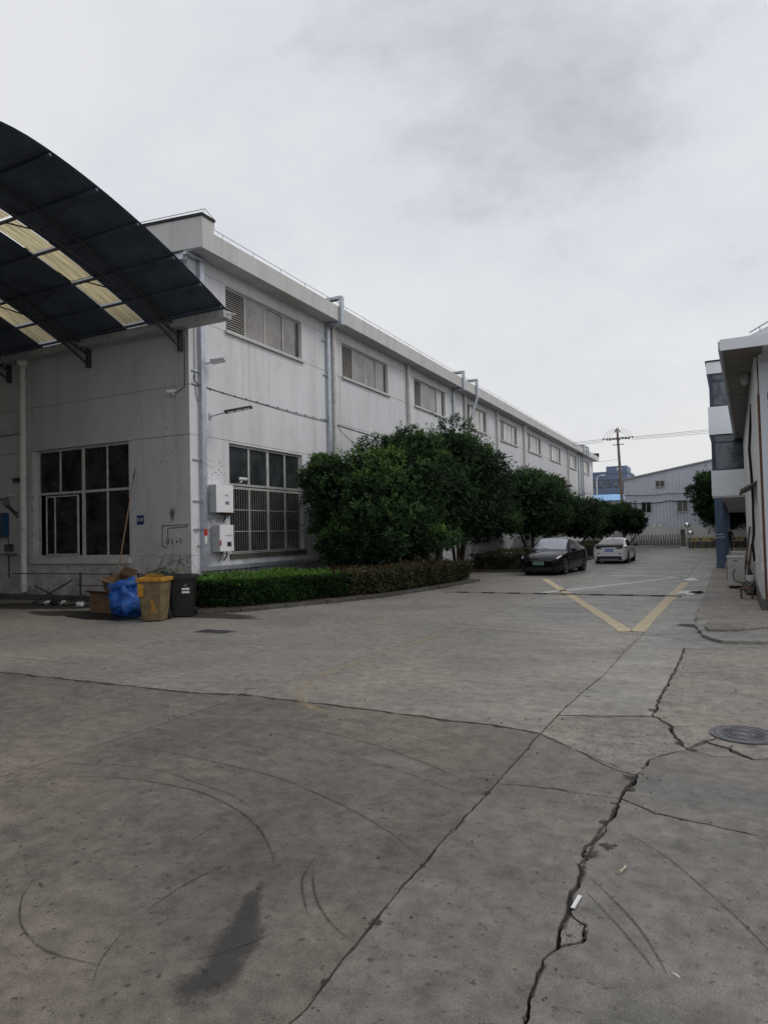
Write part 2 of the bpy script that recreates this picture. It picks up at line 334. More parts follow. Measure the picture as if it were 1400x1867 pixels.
# ------------------------------------------------------------------ building blocks
ORIG = {}
class MB:
    def __init__(s): s.v = []; s.f = []
    def add(s, vs, fs):
        o = len(s.v); s.v += [tuple(p) for p in vs]; s.f += [tuple(i + o for i in f) for f in fs]; return s
    def box(s, x0, x1, y0, y1, z0, z1):
        return s.add([(x0, y0, z0), (x1, y0, z0), (x1, y1, z0), (x0, y1, z0), (x0, y0, z1), (x1, y0, z1), (x1, y1, z1), (x0, y1, z1)],
                     [(0, 3, 2, 1), (4, 5, 6, 7), (0, 1, 5, 4), (1, 2, 6, 5), (2, 3, 7, 6), (3, 0, 4, 7)])
    def hexa(s, b, t):
        """box from four bottom and four top corners"""
        return s.add(list(b) + list(t), [(0, 3, 2, 1), (4, 5, 6, 7), (0, 1, 5, 4), (1, 2, 6, 5), (2, 3, 7, 6), (3, 0, 4, 7)])
    def beam(s, a, b, w, h, up=(0, 0, 1)):
        a, b = Vector(a), Vector(b); d = (b - a).normalized(); u = Vector(up)
        if abs(d.dot(u)) > 0.98: u = Vector((0, 1, 0))
        r = d.cross(u).normalized(); u = r.cross(d)
        c = [r * (-w / 2) + u * (-h / 2), r * (w / 2) + u * (-h / 2), r * (w / 2) + u * (h / 2), r * (-w / 2) + u * (h / 2)]
        return s.add([a + k for k in c] + [b + k for k in c], [(0, 1, 2, 3), (7, 6, 5, 4), (0, 4, 5, 1), (1, 5, 6, 2), (2, 6, 7, 3), (3, 7, 4, 0)])
    def tube(s, pts, r, n=8, cap=True):
        pts = [Vector(p) for p in pts]; rs = r if isinstance(r, (list, tuple)) else [r] * len(pts)
        o = len(s.v); prev = None
        for i, p in enumerate(pts):
            d = (pts[min(i + 1, len(pts) - 1)] - pts[max(i - 1, 0)]).normalized()
            u = prev if prev is not None else (Vector((0, 0, 1)) if abs(d.z) < 0.9 else Vector((1, 0, 0)))
            a = d.cross(u)
            if a.length < 1e-6: a = d.cross(Vector((0.3, 1, 0.2)))
            a.normalize(); u = a.cross(d).normalized(); prev = u
            for k in range(n):
                t = 2 * math.pi * k / n
                s.v.append(tuple(p + (a * math.cos(t) + u * math.sin(t)) * rs[i]))
        for i in range(len(pts) - 1):
            for k in range(n):
                k2 = (k + 1) % n
                s.f.append((o + i * n + k, o + i * n + k2, o + (i + 1) * n + k2, o + (i + 1) * n + k))
        if cap:
            s.f.append(tuple(o + k for k in range(n))[::-1]); s.f.append(tuple(o + (len(pts) - 1) * n + k for k in range(n)))
        return s
    def lathe(s, prof, c=(0, 0, 0), axis='z', n=20):
        o = len(s.v)
        for r, h in prof:
            for k in range(n):
                t = 2 * math.pi * k / n; a, b = r * math.cos(t), r * math.sin(t)
                p = {'z': (a, b, h), 'x': (h, a, b), 'y': (a, h, b)}[axis]
                s.v.append((p[0] + c[0], p[1] + c[1], p[2] + c[2]))
        for i in range(len(prof) - 1):
            for k in range(n):
                k2 = (k + 1) % n
                s.f.append((o + i * n + k, o + i * n + k2, o + (i + 1) * n + k2, o + (i + 1) * n + k))
        s.f.append(tuple(o + k for k in range(n))[::-1]); s.f.append(tuple(o + (len(prof) - 1) * n + k for k in range(n)))
        return s
    def poly(s, pts, z0, z1):
        n = len(pts)
        vs = [(p[0], p[1], z0) for p in pts] + [(p[0], p[1], z1) for p in pts]
        return s.add(vs, [tuple(range(n))[::-1], tuple(range(n, 2 * n))] + [(i, (i + 1) % n, n + (i + 1) % n, n + i) for i in range(n)])
    def build(s, name, mat=None, parent=None, smooth=False, origin=None, bevel=0.0):
        o = Vector(ORIG.get(parent.name, (0, 0, 0))) if parent else Vector(origin or (0, 0, 0))
        me = bpy.data.meshes.new(name)
        me.from_pydata([(x - o.x, y - o.y, z - o.z) for x, y, z in s.v], [], s.f); me.update()
        if mat: me.materials.append(M[mat])
        ob = bpy.data.objects.new(name, me); col.objects.link(ob)
        if parent: ob.parent = parent; ORIG[ob.name] = tuple(o)
        else: ob.location = o; ORIG[ob.name] = tuple(o)
        if smooth:
            me.polygons.foreach_set('use_smooth', [True] * len(me.polygons))
        if bevel:
            bm = bmesh.new(); bm.from_mesh(me)
            bmesh.ops.bevel(bm, geom=list(bm.edges), offset=bevel, segments=2, affect='EDGES', profile=0.6)
            bm.to_mesh(me); bm.free()
        return ob
def tag(o, label=None, cat=None, group=None, kind=None):
    if label: o['label'] = label
    if cat: o['category'] = cat
    if group: o['group'] = group
    if kind: o['kind'] = kind
    return o
def thing(name, loc, label=None, cat=None, group=None, kind=None):
    o = bpy.data.objects.new(name, None); col.objects.link(o); o.location = loc; o.empty_display_size = 0.2
    ORIG[o.name] = tuple(loc)
    return tag(o, label, cat, group, kind)
def bx(name, mat, parent, *a, bevel=0.0): return MB().box(*a).build(name, mat, parent, bevel=bevel)
def copy_tree(o, parent=None, loc=None, rotz=None):
    c = o.copy(); col.objects.link(c); c.parent = parent
    if loc is not None: c.location = loc
    if rotz is not None: c.rotation_euler = (0, 0, rotz)
    for ch in [x for x in bpy.data.objects if x.parent == o]: copy_tree(ch, c)
    return c
def text(name, body, size, mat, parent, mw, extrude=0.0015):
    cu = bpy.data.curves.new(name, 'FONT'); cu.body = body; cu.size = size; cu.extrude = extrude
    cu.align_x = 'CENTER'; cu.align_y = 'CENTER'
    tmp = bpy.data.objects.new(name + '_tmp', cu); col.objects.link(tmp)
    dg = bpy.context.evaluated_depsgraph_get()
    me = bpy.data.meshes.new_from_object(tmp.evaluated_get(dg))
    bpy.data.objects.remove(tmp)
    mw = mw.copy()
    o = Vector(ORIG.get(parent.name, (0, 0, 0))) if parent else Vector((0, 0, 0))
    mw.translation = mw.translation - o
    me.transform(mw)
    me.materials.clear(); me.materials.append(M[mat])
    ob = bpy.data.objects.new(name, me); col.objects.link(ob)
    if parent: ob.parent = parent; ORIG[ob.name] = tuple(o)
    return ob
def facing_px(p):   # text on a wall that faces +X, reading direction +Y
    return Matrix.Translation(p) @ Matrix(((0, 0, 1), (1, 0, 0), (0, 1, 0))).to_4x4()
def facing_ny(p):   # text on a wall that faces -Y, reading direction +X
    return Matrix.Translation(p) @ Matrix(((1, 0, 0), (0, 0, -1), (0, 1, 0))).to_4x4()

# ------------------------------------------------------------------ ground: one dark sheet, concrete slabs laid on it with real joints and cracks
g = MB().add([(-700, -300, -0.04), (700, -300, -0.04), (700, 1200, -0.04), (-700, 1200, -0.04)], [(0, 1, 2, 3)])
ground = tag(g.build('ground', 'crack_dirt'), kind='structure')
NP, EDG = [], {}
def node(p):
    p = (round(p[0], 3), round(p[1], 3))
    for i, q in enumerate(NP):
        if abs(q[0] - p[0]) < 0.02 and abs(q[1] - p[1]) < 0.02: return i
    NP.append(p); return len(NP) - 1
def q(x, y): p = G(x, y); return (p.x, p.y)
def chain(pts, w, jag=0.02, step=0.1):
    ids = [node(p) for p in pts]
    for a, b in zip(ids, ids[1:]):
        if a != b: EDG[(min(a, b), max(a, b))] = (w, jag, step)
J1, J2, J3, J4 = q(1190, 1306), q(1252, 1366), q(1160, 1413.6), q(1131, 1456)
J7, J8, J9, J10 = q(985, 1338), q(452, 1268), q(1017, 1304), q(905, 1429)
J11 = q(825, 1143.6); J12 = q(1166, 1163); J5 = q(1036, 1662); J6 = q(1018, 1729); JR = q(1247.8, 1182)
J13 = (-4.6, 27.0); J14 = (-1.1, 27.0); J15 = (-8.0, 27.0); J16 = (-4.35, 40.5); J17 = (-1.0, 40.5); J18 = (-7.9, 40.5)
J19 = (-4.2, 54.0); J20 = (-0.9, 54.0); J21 = (-7.9, 54.0)
JL = (-40, 6.3); JP = (-40, 8.1)
bl, br, tr, tl = (-40, -8), (8, -8), (8, 68), (-40, 68)
B1, B2, B3 = (-5.6, -8), (-1.75, -8), (-0.85, -8)
T1, T2, T3 = (-7.9, 68), (-4.0, 68), (-0.8, 68)
R1, R2 = (8, 6.9), (8, 12.2)
chain([bl, B1, B2, B3, br], 0.004, 0, 9); chain([br, R1, R2, tr], 0.004, 0, 9)
chain([tr, T3, T2, T1, tl], 0.004, 0, 9); chain([tl, JP, JL, bl], 0.004, 0, 9)
# transverse joint
chain([JL, q(0, 1226), q(171, 1244), q(357, 1264), J8], 0.034, 0.022, 0.06)
chain([J8, q(553.6, 1280), q(685.7, 1296), q(793, 1310.7), q(900, 1322.5), J7], 0.024, 0.018, 0.05)
chain([J7, q(1060, 1372), q(1120, 1402), J3], 0.012, 0.02, 0.08)
chain([J9, q(1100, 1307), J1], 0.014, 0.015, 0.08)
chain([J9, q(970, 1311), q(940, 1318)], 0.004, 0.01, 0.08)
# joint on the left
chain([J8, q(321, 1310.7), q(228.6, 1343), q(75, 1393), q(0, 1418), B1], 0.006, 0.012, 0.1)
chain([J8, q(489, 1254.6), q(614, 1214), q(675, 1194.6), q(764, 1164), J11], 0.006, 0.008, 0.1)
chain([J11, q(900, 1118), q(1010, 1080), J13, J16, J19, T2], 0.007, 0.006, 0.5)
# middle joint
chain([B2, q(528.6, 1867), q(593, 1793), q(650, 1723), q(682, 1682), q(736, 1614), q(771, 1578.6), q(814, 1525), q(861, 1478.6), J10, q(950, 1378.6), J7], 0.005, 0.014, 0.04)
chain([J7, J9, q(1060, 1264), q(1100, 1232.5), q(1138.6, 1186), J12], 0.006, 0.010, 0.07)
chain([J12, J14, J17, J20, T3], 0.006, 0.006, 0.6)
chain([J10, q(1000, 1438), q(1050, 1447), q(1100, 1452), J4], 0.006, 0.02, 0.05)
# the broken right-hand crack
chain([B3, q(957, 1867), q(971, 1807), q(989, 1764), J6], 0.008, 0.022, 0.02)
chain([J6, q(1022, 1692), J5], 0.012, 0.015, 0.03)
chain([J5, q(1068, 1688), q(1066, 1714), J6], 0.010, 0.016, 0.03)
chain([J5, q(1053.6, 1618), q(1071, 1568), q(1082, 1536), q(1107, 1500), J4], 0.013, 0.036, 0.02)
chain([J4, J3], 0.012, 0.03, 0.02); chain([J3, q(1183.6, 1386), J2], 0.009, 0.02, 0.02)
chain([J2, q(1231, 1345), q(1226, 1326), J1], 0.013, 0.025, 0.02)
chain([J1, q(1205, 1270), q(1220, 1242), q(1237, 1210), JR], 0.011, 0.03, 0.03)
chain([JR, q(1353, 1181), q(1400, 1180), R2], 0.008, 0.02, 0.1)
chain([J4, q(1194, 1484), q(1293, 1503.6), q(1389, 1527)], 0.010, 0.02, 0.05)
chain([q(1226, 1326), q(1293, 1322)], 0.006, 0.015, 0.05)
chain([J2, q(1299, 1379), q(1376, 1386), q(1400, 1384), R1], 0.012, 0.02, 0.05)
chain([J2, q(1286, 1351), q(1303, 1345)], 0.014, 0.015, 0.03)
chain([q(1286, 1351), q(1331, 1366), q(1376, 1386)], 0.012, 0.015, 0.03)
chain([q(1331, 1366), q(1337, 1357)], 0.005, 0.01, 0.03)
# newer concrete strip beside the planting bed
chain([JP, q(100, 1207), q(200, 1182), q(300, 1168), q(453.6, 1168), q(628, 1134), q(735, 1108), (-8.3, 20.0), J15, J18, J21, T1], 0.006, 0.008, 0.3)
chain([J11, J12], 0.004, 0.005, 0.3)
for a in ([J15, J13, J14], [J18, J16, J17], [J21, J19, J20]): chain(a, 0.006, 0.006, 0.6)

def jitter(p, s): return noise.noise(Vector((p[0] * s, p[1] * s, 3.3)))
adj = {}
for a, b in EDG: adj.setdefault(a, []).append(b); adj.setdefault(b, []).append(a)
for a in adj: adj[a].sort(key=lambda b: math.atan2(NP[b][1] - NP[a][1], NP[b][0] - NP[a][0]))
sub = {}
def edge_pts(a, b):
    key = (min(a, b), max(a, b))
    if key not in sub:
        w, jag, step = EDG[key]
        p0, p1 = Vector(NP[key[0]]), Vector(NP[key[1]]); L = (p1 - p0).length
        n = max(1, min(400, int(L / step))); d = (p1 - p0).normalized(); nr = Vector((-d.y, d.x))
        out = []
        for i in range(1, n):
            t = i / n; p = p0 + (p1 - p0) * t; tp = min(1, 4 * t, 4 * (1 - t))
            off = jag * tp * (noise.noise(Vector((p.x * 3, p.y * 3, 0))) * 1.8 + noise.noise(Vector((p.x * 11, p.y * 11, 5))) * 0.5 + noise.noise(Vector((p.x * 37, p.y * 37, 8))) * 0.22)
            wl_ = w * max(0.15, 1 + 1.7 * noise.noise(Vector((p.x * 4, p.y * 4, 9))) + 0.8 * noise.noise(Vector((p.x * 19, p.y * 19, 2))))
            wr_ = w * max(0.15, 1 + 1.7 * noise.noise(Vector((p.x * 4, p.y * 4, 19))) + 0.8 * noise.noise(Vector((p.x * 19, p.y * 19, 12))))
            for end, tt in ((key[0], t), (key[1], 1 - t)):
                if len(adj[end]) == 1: wl_ *= min(1, tt * 3); wr_ *= min(1, tt * 3)
            c = p + nr * off
            out.append((c + nr * wl_, c - nr * wr_))
        sub[key] = out
    out = sub[key]
    return [k[0] for k in out] if a < b else [k[1] for k in reversed(out)]
def corner(a, b, c):
    """point of the face left of a->b->c, set back from node b"""
    if a == c: return Vector(NP[b])
    p = Vector(NP[b]); d1 = (p - Vector(NP[a])).normalized(); d2 = (Vector(NP[c]) - p).normalized()
    n1, n2 = Vector((-d1.y, d1.x)), Vector((-d2.y, d2.x))
    w = 0.5 * (EDG[(min(a, b), max(a, b))][0] + EDG[(min(b, c), max(b, c))][0])
    bs = n1 + n2
    if bs.length < 0.2: return p + (d1 - d2) * 0.5 * w
    bs.normalize(); return p + bs * min(w / max(0.25, bs.dot(n1)), w * 2.5)
seen = set(); slabs = []
for a in adj:
    for b in adj[a]:
        if (a, b) in seen: continue
        loop = []; x, y = a, b
        while (x, y) not in seen:
            seen.add((x, y)); loop.append((x, y))
            lst = adj[y]; z = lst[(lst.index(x) - 1) % len(lst)]
            x, y = y, z
        pts = []
        for i, (x, y) in enumerate(loop):
            pts += edge_pts(x, y); pts.append(corner(x, y, loop[(i + 1) % len(loop)][1]))
        area = 0.5 * sum(p.x * r.y - r.x * p.y for p, r in zip(pts, pts[1:] + pts[:1]))
        if area > 0: slabs.append((area, pts))
slabs.sort(key=lambda s: -s[0])
for i, (area, pts) in enumerate(slabs):
    c = sum(pts, Vector((0, 0))) / len(pts)
    n = len(pts); dz = 0.0 if area > 3 else -0.012 * random.random()
    mb = MB().add([(p.x, p.y, dz) for p in pts] + [(p.x, p.y, -0.06) for p in pts],
                  [tuple(range(n))] + [(k, n + k, n + (k + 1) % n, (k + 1) % n) for k in range(n)])
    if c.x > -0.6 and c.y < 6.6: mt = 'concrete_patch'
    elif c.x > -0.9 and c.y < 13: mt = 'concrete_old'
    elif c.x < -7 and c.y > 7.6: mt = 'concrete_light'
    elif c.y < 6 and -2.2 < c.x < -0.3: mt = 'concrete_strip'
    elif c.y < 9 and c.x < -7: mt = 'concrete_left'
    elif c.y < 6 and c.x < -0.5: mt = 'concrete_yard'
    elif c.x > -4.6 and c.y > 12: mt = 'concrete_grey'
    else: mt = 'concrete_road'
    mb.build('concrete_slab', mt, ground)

# thin flat marks on the slabs
def ribbon(pts, w, z=0.006, taper=False, sm=True):
    pts = [Vector((p[0], p[1])) for p in pts]
    if sm and len(pts) > 2:
        out = []
        for i in range(len(pts) - 1):
            p0, p1, p2, p3 = pts[max(i - 1, 0)], pts[i], pts[i + 1], pts[min(i + 2, len(pts) - 1)]
            for k in range(6):
                t = k / 6
                out.append(0.5 * ((2 * p1) + (p2 - p0) * t + (2 * p0 - 5 * p1 + 4 * p2 - p3) * t * t + (3 * p1 - p0 - 3 * p2 + p3) * t ** 3))
        pts = out + [pts[-1]]
    mb = MB(); n = len(pts); vs = []
    for i, p in enumerate(pts):
        d = (pts[min(i + 1, n - 1)] - pts[max(i - 1, 0)]).normalized(); nr = Vector((-d.y, d.x))
        ww = w * (min(1, 0.15 + 3 * i / n, 0.15 + 3 * (n - 1 - i) / n) if taper else 1) * (1 + 0.3 * noise.noise(Vector((p.x * 3, p.y * 3, 1))))
        vs += [(*(p + nr * ww / 2), z), (*(p - nr * ww / 2), z)]
    return mb.add(vs, [(2 * i, 2 * i + 1, 2 * i + 3, 2 * i + 2) for i in range(n - 1)])
marks = [
    ([(89, 1417), (193, 1418), (264, 1425), (357, 1443), (421, 1471), (468, 1507), (493, 1550), (500, 1575)], .017),
    ([(107, 1395), (200, 1395), (300, 1408), (357, 1428), (428, 1453), (468, 1482)], .010),
    ([(225, 1362), (321, 1375), (403, 1393), (500, 1417), (557, 1439), (632, 1473), (714, 1521), (766, 1566)], .014),
    ([(400, 1322), (500, 1338), (557, 1355), (664, 1386), (757, 1416), (825, 1443), (868, 1468)], .008),
    ([(400, 1314), (543, 1328), (650, 1350), (735, 1377), (818, 1411), (882, 1446)], .012),
    ([(561, 1300), (650, 1317), (739, 1337), (828, 1364), (930, 1400)], .007),
    ([(575, 1564), (553, 1600), (552, 1628), (561, 1671)], .012),
    ([(573, 1584), (571, 1614), (582, 1653), (611, 1693), (650, 1721)], .013),
    ([(68, 1595), (43, 1632), (36, 1668), (43, 1696), (78, 1732), (150, 1755), (196, 1762)], .012),
    ([(228, 1696), (186, 1750), (168, 1800)], .008), ([(428, 1571), (343, 1611), (268, 1661)], .009),
    ([(500, 1703), (428, 1732), (357, 1752)], .011), ([(10, 1732), (42, 1756)], .012), ([(202, 1604), (230, 1608)], .016),
    ([(1128, 1511), (1211, 1561), (1275, 1614), (1339, 1671), (1400, 1732), (1430, 1765)], .012),
    ([(1075, 1600), (1143, 1668), (1182, 1718), (1216, 1778)], .015), ([(1068, 1627), (1136, 1700), (1195, 1773)], .012),
    ([(250, 1448), (275, 1443), (290, 1443)], .010), ([(330, 1545), (380, 1515), (420, 1497)], .007)]
for pts, w in marks: ribbon([q(*p) for p in pts], w, 0.005, True).build('tyre_mark', 'rubber_mark', ground)
def flat(pts, z): n = len(pts); return MB().add([(p[0], p[1], z) for p in pts], [tuple(range(n))])
def soft_flat(pts, z, name, mat, parent):
    """sheet with an 'edge' attribute that falls off towards its outline"""
    n = len(pts); c = (sum(p[0] for p in pts) / n, sum(p[1] for p in pts) / n); vs, fs, ev = [], [], []
    rings = (1.0, .8, .6, .4, .2)
    for r_ in rings:
        vs += [(c[0] + (p[0] - c[0]) * r_, c[1] + (p[1] - c[1]) * r_, z) for p in pts]; ev += [min(1, (1 - r_) * 2.2)] * n
    vs.append((*c, z)); ev.append(1.0)
    for i in range(len(rings) - 1): fs += [(i * n + k, i * n + (k + 1) % n, (i + 1) * n + (k + 1) % n, (i + 1) * n + k) for k in range(n)]
    fs += [((len(rings) - 1) * n + k, (len(rings) - 1) * n + (k + 1) % n, len(vs) - 1) for k in range(n)]
    ob = MB().add(vs, fs).build(name, mat, parent)
    at = ob.data.attributes.new('edge', 'FLOAT', 'POINT'); at.data.foreach_set('value', ev)
    return ob
def blob_pts(cx, cy, rx, ry, n=40, rough=0.35, seed=0, ang=0.0):
    pts = []
    for k in range(n):
        t = 2 * math.pi * k / n; r = 1 + rough * noise.noise(Vector((math.cos(t) * 1.6, math.sin(t) * 1.6, seed * 3.1)))
        r += rough * 0.5 * noise.noise(Vector((math.cos(t) * 5, math.sin(t) * 5, seed)))
        x, y = math.cos(t) * rx * r, math.sin(t) * ry * r
        pts.append((cx + x * math.cos(ang) - y * math.sin(ang), cy + x * math.sin(ang) + y * math.cos(ang)))
    return pts
def blob(cx, cy, rx, ry, z, **kw): return flat(blob_pts(cx, cy, rx, ry, **kw), z)
oil = [(475, 1582), (488, 1600), (484, 1640), (482, 1664), (470, 1672), (461, 1696), (456, 1712), (453, 1736), (440, 1752), (425, 1796), (405, 1800), (385, 1830), (350, 1850), (321, 1890), (268, 1890), (296, 1818), (339, 1786), (360, 1745), (393, 1703), (415, 1665), (439, 1628), (452, 1600)]
spine = [(476, 1575), (470, 1610), (460, 1655), (438, 1705), (410, 1755), (372, 1800), (318, 1860), (270, 1920)]
def soft_strip(px, width, z, name, mat, seed=0, ends=4):
    """band along a surveyed line whose 'edge' attribute fades towards both sides"""
    sp = [Vector(q(*p)) for p in px]; fine, vs, ev = [], [], []
    for a_, b_ in zip(sp, sp[1:]):
        n_ = max(2, int((b_ - a_).length / .04)); fine += [a_.lerp(b_, k_ / n_) for k_ in range(n_)]
    fine.append(sp[-1]); N_ = len(fine)
    for i_, p_ in enumerate(fine):
        d_ = (fine[min(i_ + 1, N_ - 1)] - fine[max(i_ - 1, 0)]).normalized(); nr = Vector((-d_.y, d_.x))
        w_ = (width(i_ / N_) if callable(width) else width) * (1 + .8 * noise.noise(Vector((p_.x * 3, p_.y * 3, seed))) + .5 * noise.noise(Vector((p_.x * 11, p_.y * 11, seed))))
        off = w_ * .4 * noise.noise(Vector((p_.x * 5, p_.y * 5, seed + 7)))
        for o_, e_ in ((-1.4, 0), (-.7, .6), (0, 1), (.7, .6), (1.4, 0)): vs.append((*(p_ + nr * (w_ * o_ + off)), z)); ev.append(e_ * min(1, i_ / ends, (N_ - 1 - i_) / ends))
    fs = [(i_ * 5 + j_, i_ * 5 + j_ + 1, i_ * 5 + j_ + 6, i_ * 5 + j_ + 5) for i_ in range(N_ - 1) for j_ in range(4)]
    ob = MB().add(vs, fs).build(name, mat, ground); at = ob.data.attributes.new('edge', 'FLOAT', 'POINT'); at.data.foreach_set('value', ev)
soft_strip(spine, lambda t: .04 + .10 * min(1, t * 1.8), .0035, 'oil_stain', 'oil', ends=10)
GR = [([(957, 1867), (971, 1807), (989, 1764), (1018, 1729)], .03), ([(1018, 1729), (1036, 1662), (1053, 1618), (1071, 1568), (1082, 1536), (1107, 1500), (1131, 1456)], .05),
      ([(1131, 1456), (1160, 1413)], .06), ([(1160, 1413), (1184, 1386), (1252, 1366)], .035), ([(1252, 1366), (1231, 1345), (1226, 1326), (1190, 1306)], .06), ([(1190, 1306), (1205, 1270), (1220, 1242), (1237, 1210), (1248, 1182)], .07),
      ([(1131, 1456), (1194, 1484), (1293, 1503)], .035), ([(1252, 1366), (1299, 1379), (1376, 1386)], .05), ([(1252, 1366), (1286, 1351), (1303, 1345)], .05), ([(1286, 1351), (1331, 1366), (1376, 1386)], .04),
      ([(1018, 1731), (1045, 1728), (1068, 1712), (1072, 1690), (1040, 1664)], .03), ([(528, 1867), (593, 1793), (650, 1723), (682, 1682), (736, 1614), (771, 1578), (814, 1525), (861, 1478), (905, 1429), (950, 1378), (985, 1338)], .02),
      ([(985, 1338), (1017, 1304), (1060, 1264), (1100, 1232), (1166, 1163)], .02), ([(0, 1226), (171, 1244), (357, 1264), (452, 1268)], .05), ([(452, 1268), (553, 1280), (685, 1296), (793, 1310), (900, 1322), (985, 1338)], .045),
      ([(985, 1338), (1060, 1372), (1160, 1413)], .03), ([(1017, 1304), (1190, 1306)], .035), ([(905, 1429), (1000, 1438), (1131, 1456)], .025), ([(415, 1270), (440, 1266), (480, 1272)], .14), ([(425, 1262), (455, 1256), (490, 1255)], .07)]
for k, (p_, w_) in enumerate(GR): soft_strip(p_, w_, .0022 + .0001 * (k % 5), 'crack_grit', 'crack_grit', seed=k)
for k, (x_, y_, r_) in enumerate(((682, 1682, .05), (593, 1793, .03), (887, 1448, .05), (771, 1579, .03), (1100, 1500, .06), (1080, 1560, .06), (1110, 1545, .07), (1150, 1440, .06), (1145, 1418, .08), (1190, 1295, .08), (1240, 1355, .07), (1260, 1368, .08))):
    c = q(x_, y_); soft_flat(blob_pts(c[0], c[1], r_, r_ * 1.3, seed=k + 60, rough=.8), .0028, 'spalled_patch', 'crack_grit', ground)
for k, (x, y, rx, ry) in enumerate([(-12.5, 13.2, 3.0, .7), (-15.5, 12.6, 2.6, .8), (-18.5, 13.8, 3.0, 1.0), (-0.4, 14.6, .5, .35)]):
    soft_flat(blob_pts(x, y, rx, ry, seed=k + 20), 0.0034, 'dirt_stain', 'grime_dark', ground)
for k, (x, y, rx, ry) in enumerate([(-8.0, 11.3, 3.4, .35), (-10.6, 8.0, 2.6, .22), (-5.8, 9.5, 1.6, .3), (-3.2, 10.8, 1.6, .35), (-2.6, 5.2, .5, .14)]):
    soft_flat(blob_pts(x, y, rx, ry, seed=k + 9), 0.0042, 'dust_patch', 'dust_pale', ground)
# painted lines
def pline(pts, w, mat): return ribbon([q(*p) for p in pts], w, 0.0062, False, len(pts) > 2).build('painted_line', mat, ground)
pline([(993, 1056), (1070, 1105), (1142, 1152)], 0.25, 'paint_yellow'); pline([(1162, 1152), (1205, 1108), (1250, 1062)], 0.25, 'paint_yellow')
pline([(885, 1141), (1000, 1148), (1166, 1155.5)], 0.20, 'paint_yellow_faded')
pline([(640, 1133), (757, 1136), (885, 1141)], 0.10, 'paint_yellow_faded')
pline([(600, 1301), (560, 1288), (543, 1266), (552, 1252), (584, 1233), (640, 1213), (700, 1192), (825, 1149), (880, 1130)], 0.10, 'paint_yellow_faded')
pline([(850, 1100), (900, 1093), (960, 1085)], 0.12, 'paint_yellow_faded')
pline([(990, 1081), (1100, 1069), (1200, 1057), (1252, 1050)], 0.30, 'paint_white')
pline([(1112, 1049.5), (1200, 1051), (1250, 1052)], 0.34, 'paint_white')
pline([(1233, 1225), (1300, 1226), (1400, 1230)], 0.07, 'paint_yellow_faded')
pline([(820, 1083), (900, 1072), (985, 1054)], 0.11, 'paint_yellow_faded')

# speed hump of short rubber segments across the road
p0, p1 = G(812, 1080), G(1243, 1088); n = 17
hump = thing('speed_hump', tuple((p0 + p1) / 2), 'low rubber speed hump of black and dull yellow segments across the road', 'speed hump')
for i in range(n):
    a, b = p0.lerp(p1, i / n + 0.002), p0.lerp(p1, (i + 1) / n - 0.002); d = (b - a).normalized(); nr = Vector((-d.y, d.x, 0))
    prof = [(-.10, .005), (-.07, .022), (-.02, .032), (.02, .032), (.07, .022), (.10, .005)]
    vs = [tuple(P + nr * o_ + Vector((0, 0, h_))) for P in (a, b) for o_, h_ in prof]
    MB().add(vs, [(k, k + 1, k + 7, k + 6) for k in range(5)] + [(0, 5, 4, 3, 2, 1)[::1], (6, 7, 8, 9, 10, 11)]).build('hump_segment', 'tyre' if i % 2 else 'bump_yellow', hump)

# manhole cover and road drain
c = G(1356, 1341)
man = thing('manhole_cover', (c.x, c.y, 0), 'round cast iron manhole cover among broken concrete on the right', 'manhole cover')
MB().lathe([(.29, .004), (.29, .014), (.262, .016), (.258, .008), (.25, .008), (.246, .014), (.01, .014)], (c.x, c.y, 0), n=40).build('cover_plate', 'iron_cover', man)
mb = MB()
for r_ in (.075, .20): mb.lathe([(r_ - .012, .013), (r_ - .012, .019), (r_, .019), (r_, .013)], (c.x, c.y, 0), n=32)
mb.build('raised_ring', 'iron_cover', man)
for k in range(22):
    t = 2 * math.pi * k / 22
    MB().beam((c.x + .10 * math.cos(t), c.y + .10 * math.sin(t), .0165), (c.x + .175 * math.cos(t), c.y + .175 * math.sin(t), .0165), .012, .006).build('raised_bar', 'iron_cover', man)
c = G(392, 1152); d_ = thing('drain_grate', (c.x, c.y, 0), 'small dark drain grate in the pale concrete before the hedge', 'drain grate')
MB().poly([(c.x - .42, c.y - .2), (c.x + .38, c.y - .2), (c.x + .42, c.y + .2), (c.x - .38, c.y + .2)], .004, .008).build('frame', 'iron_cover', d_)
for k in range(9): bx('bar', 'black_plastic', d_, c.x - .36 + k * .085, c.x - .33 + k * .085, c.y - .16, c.y + .16, .009, .014)
# rain puddles beside the right-hand pavement
c = G(1263, 1081); soft_flat(blob_pts(c.x - .05, c.y, .42, 1.0, seed=4, rough=.5), .0075, 'pale_spill', 'spill', ground); blob(c.x + .1, c.y + .1, .2, .5, .0085, seed=4, rough=.3).build('puddle', 'water', ground)
c = G(1258, 1057); soft_flat(blob_pts(c.x, c.y, .34, .8, seed=6, rough=.6), .0078, 'pale_spill', 'spill', ground)

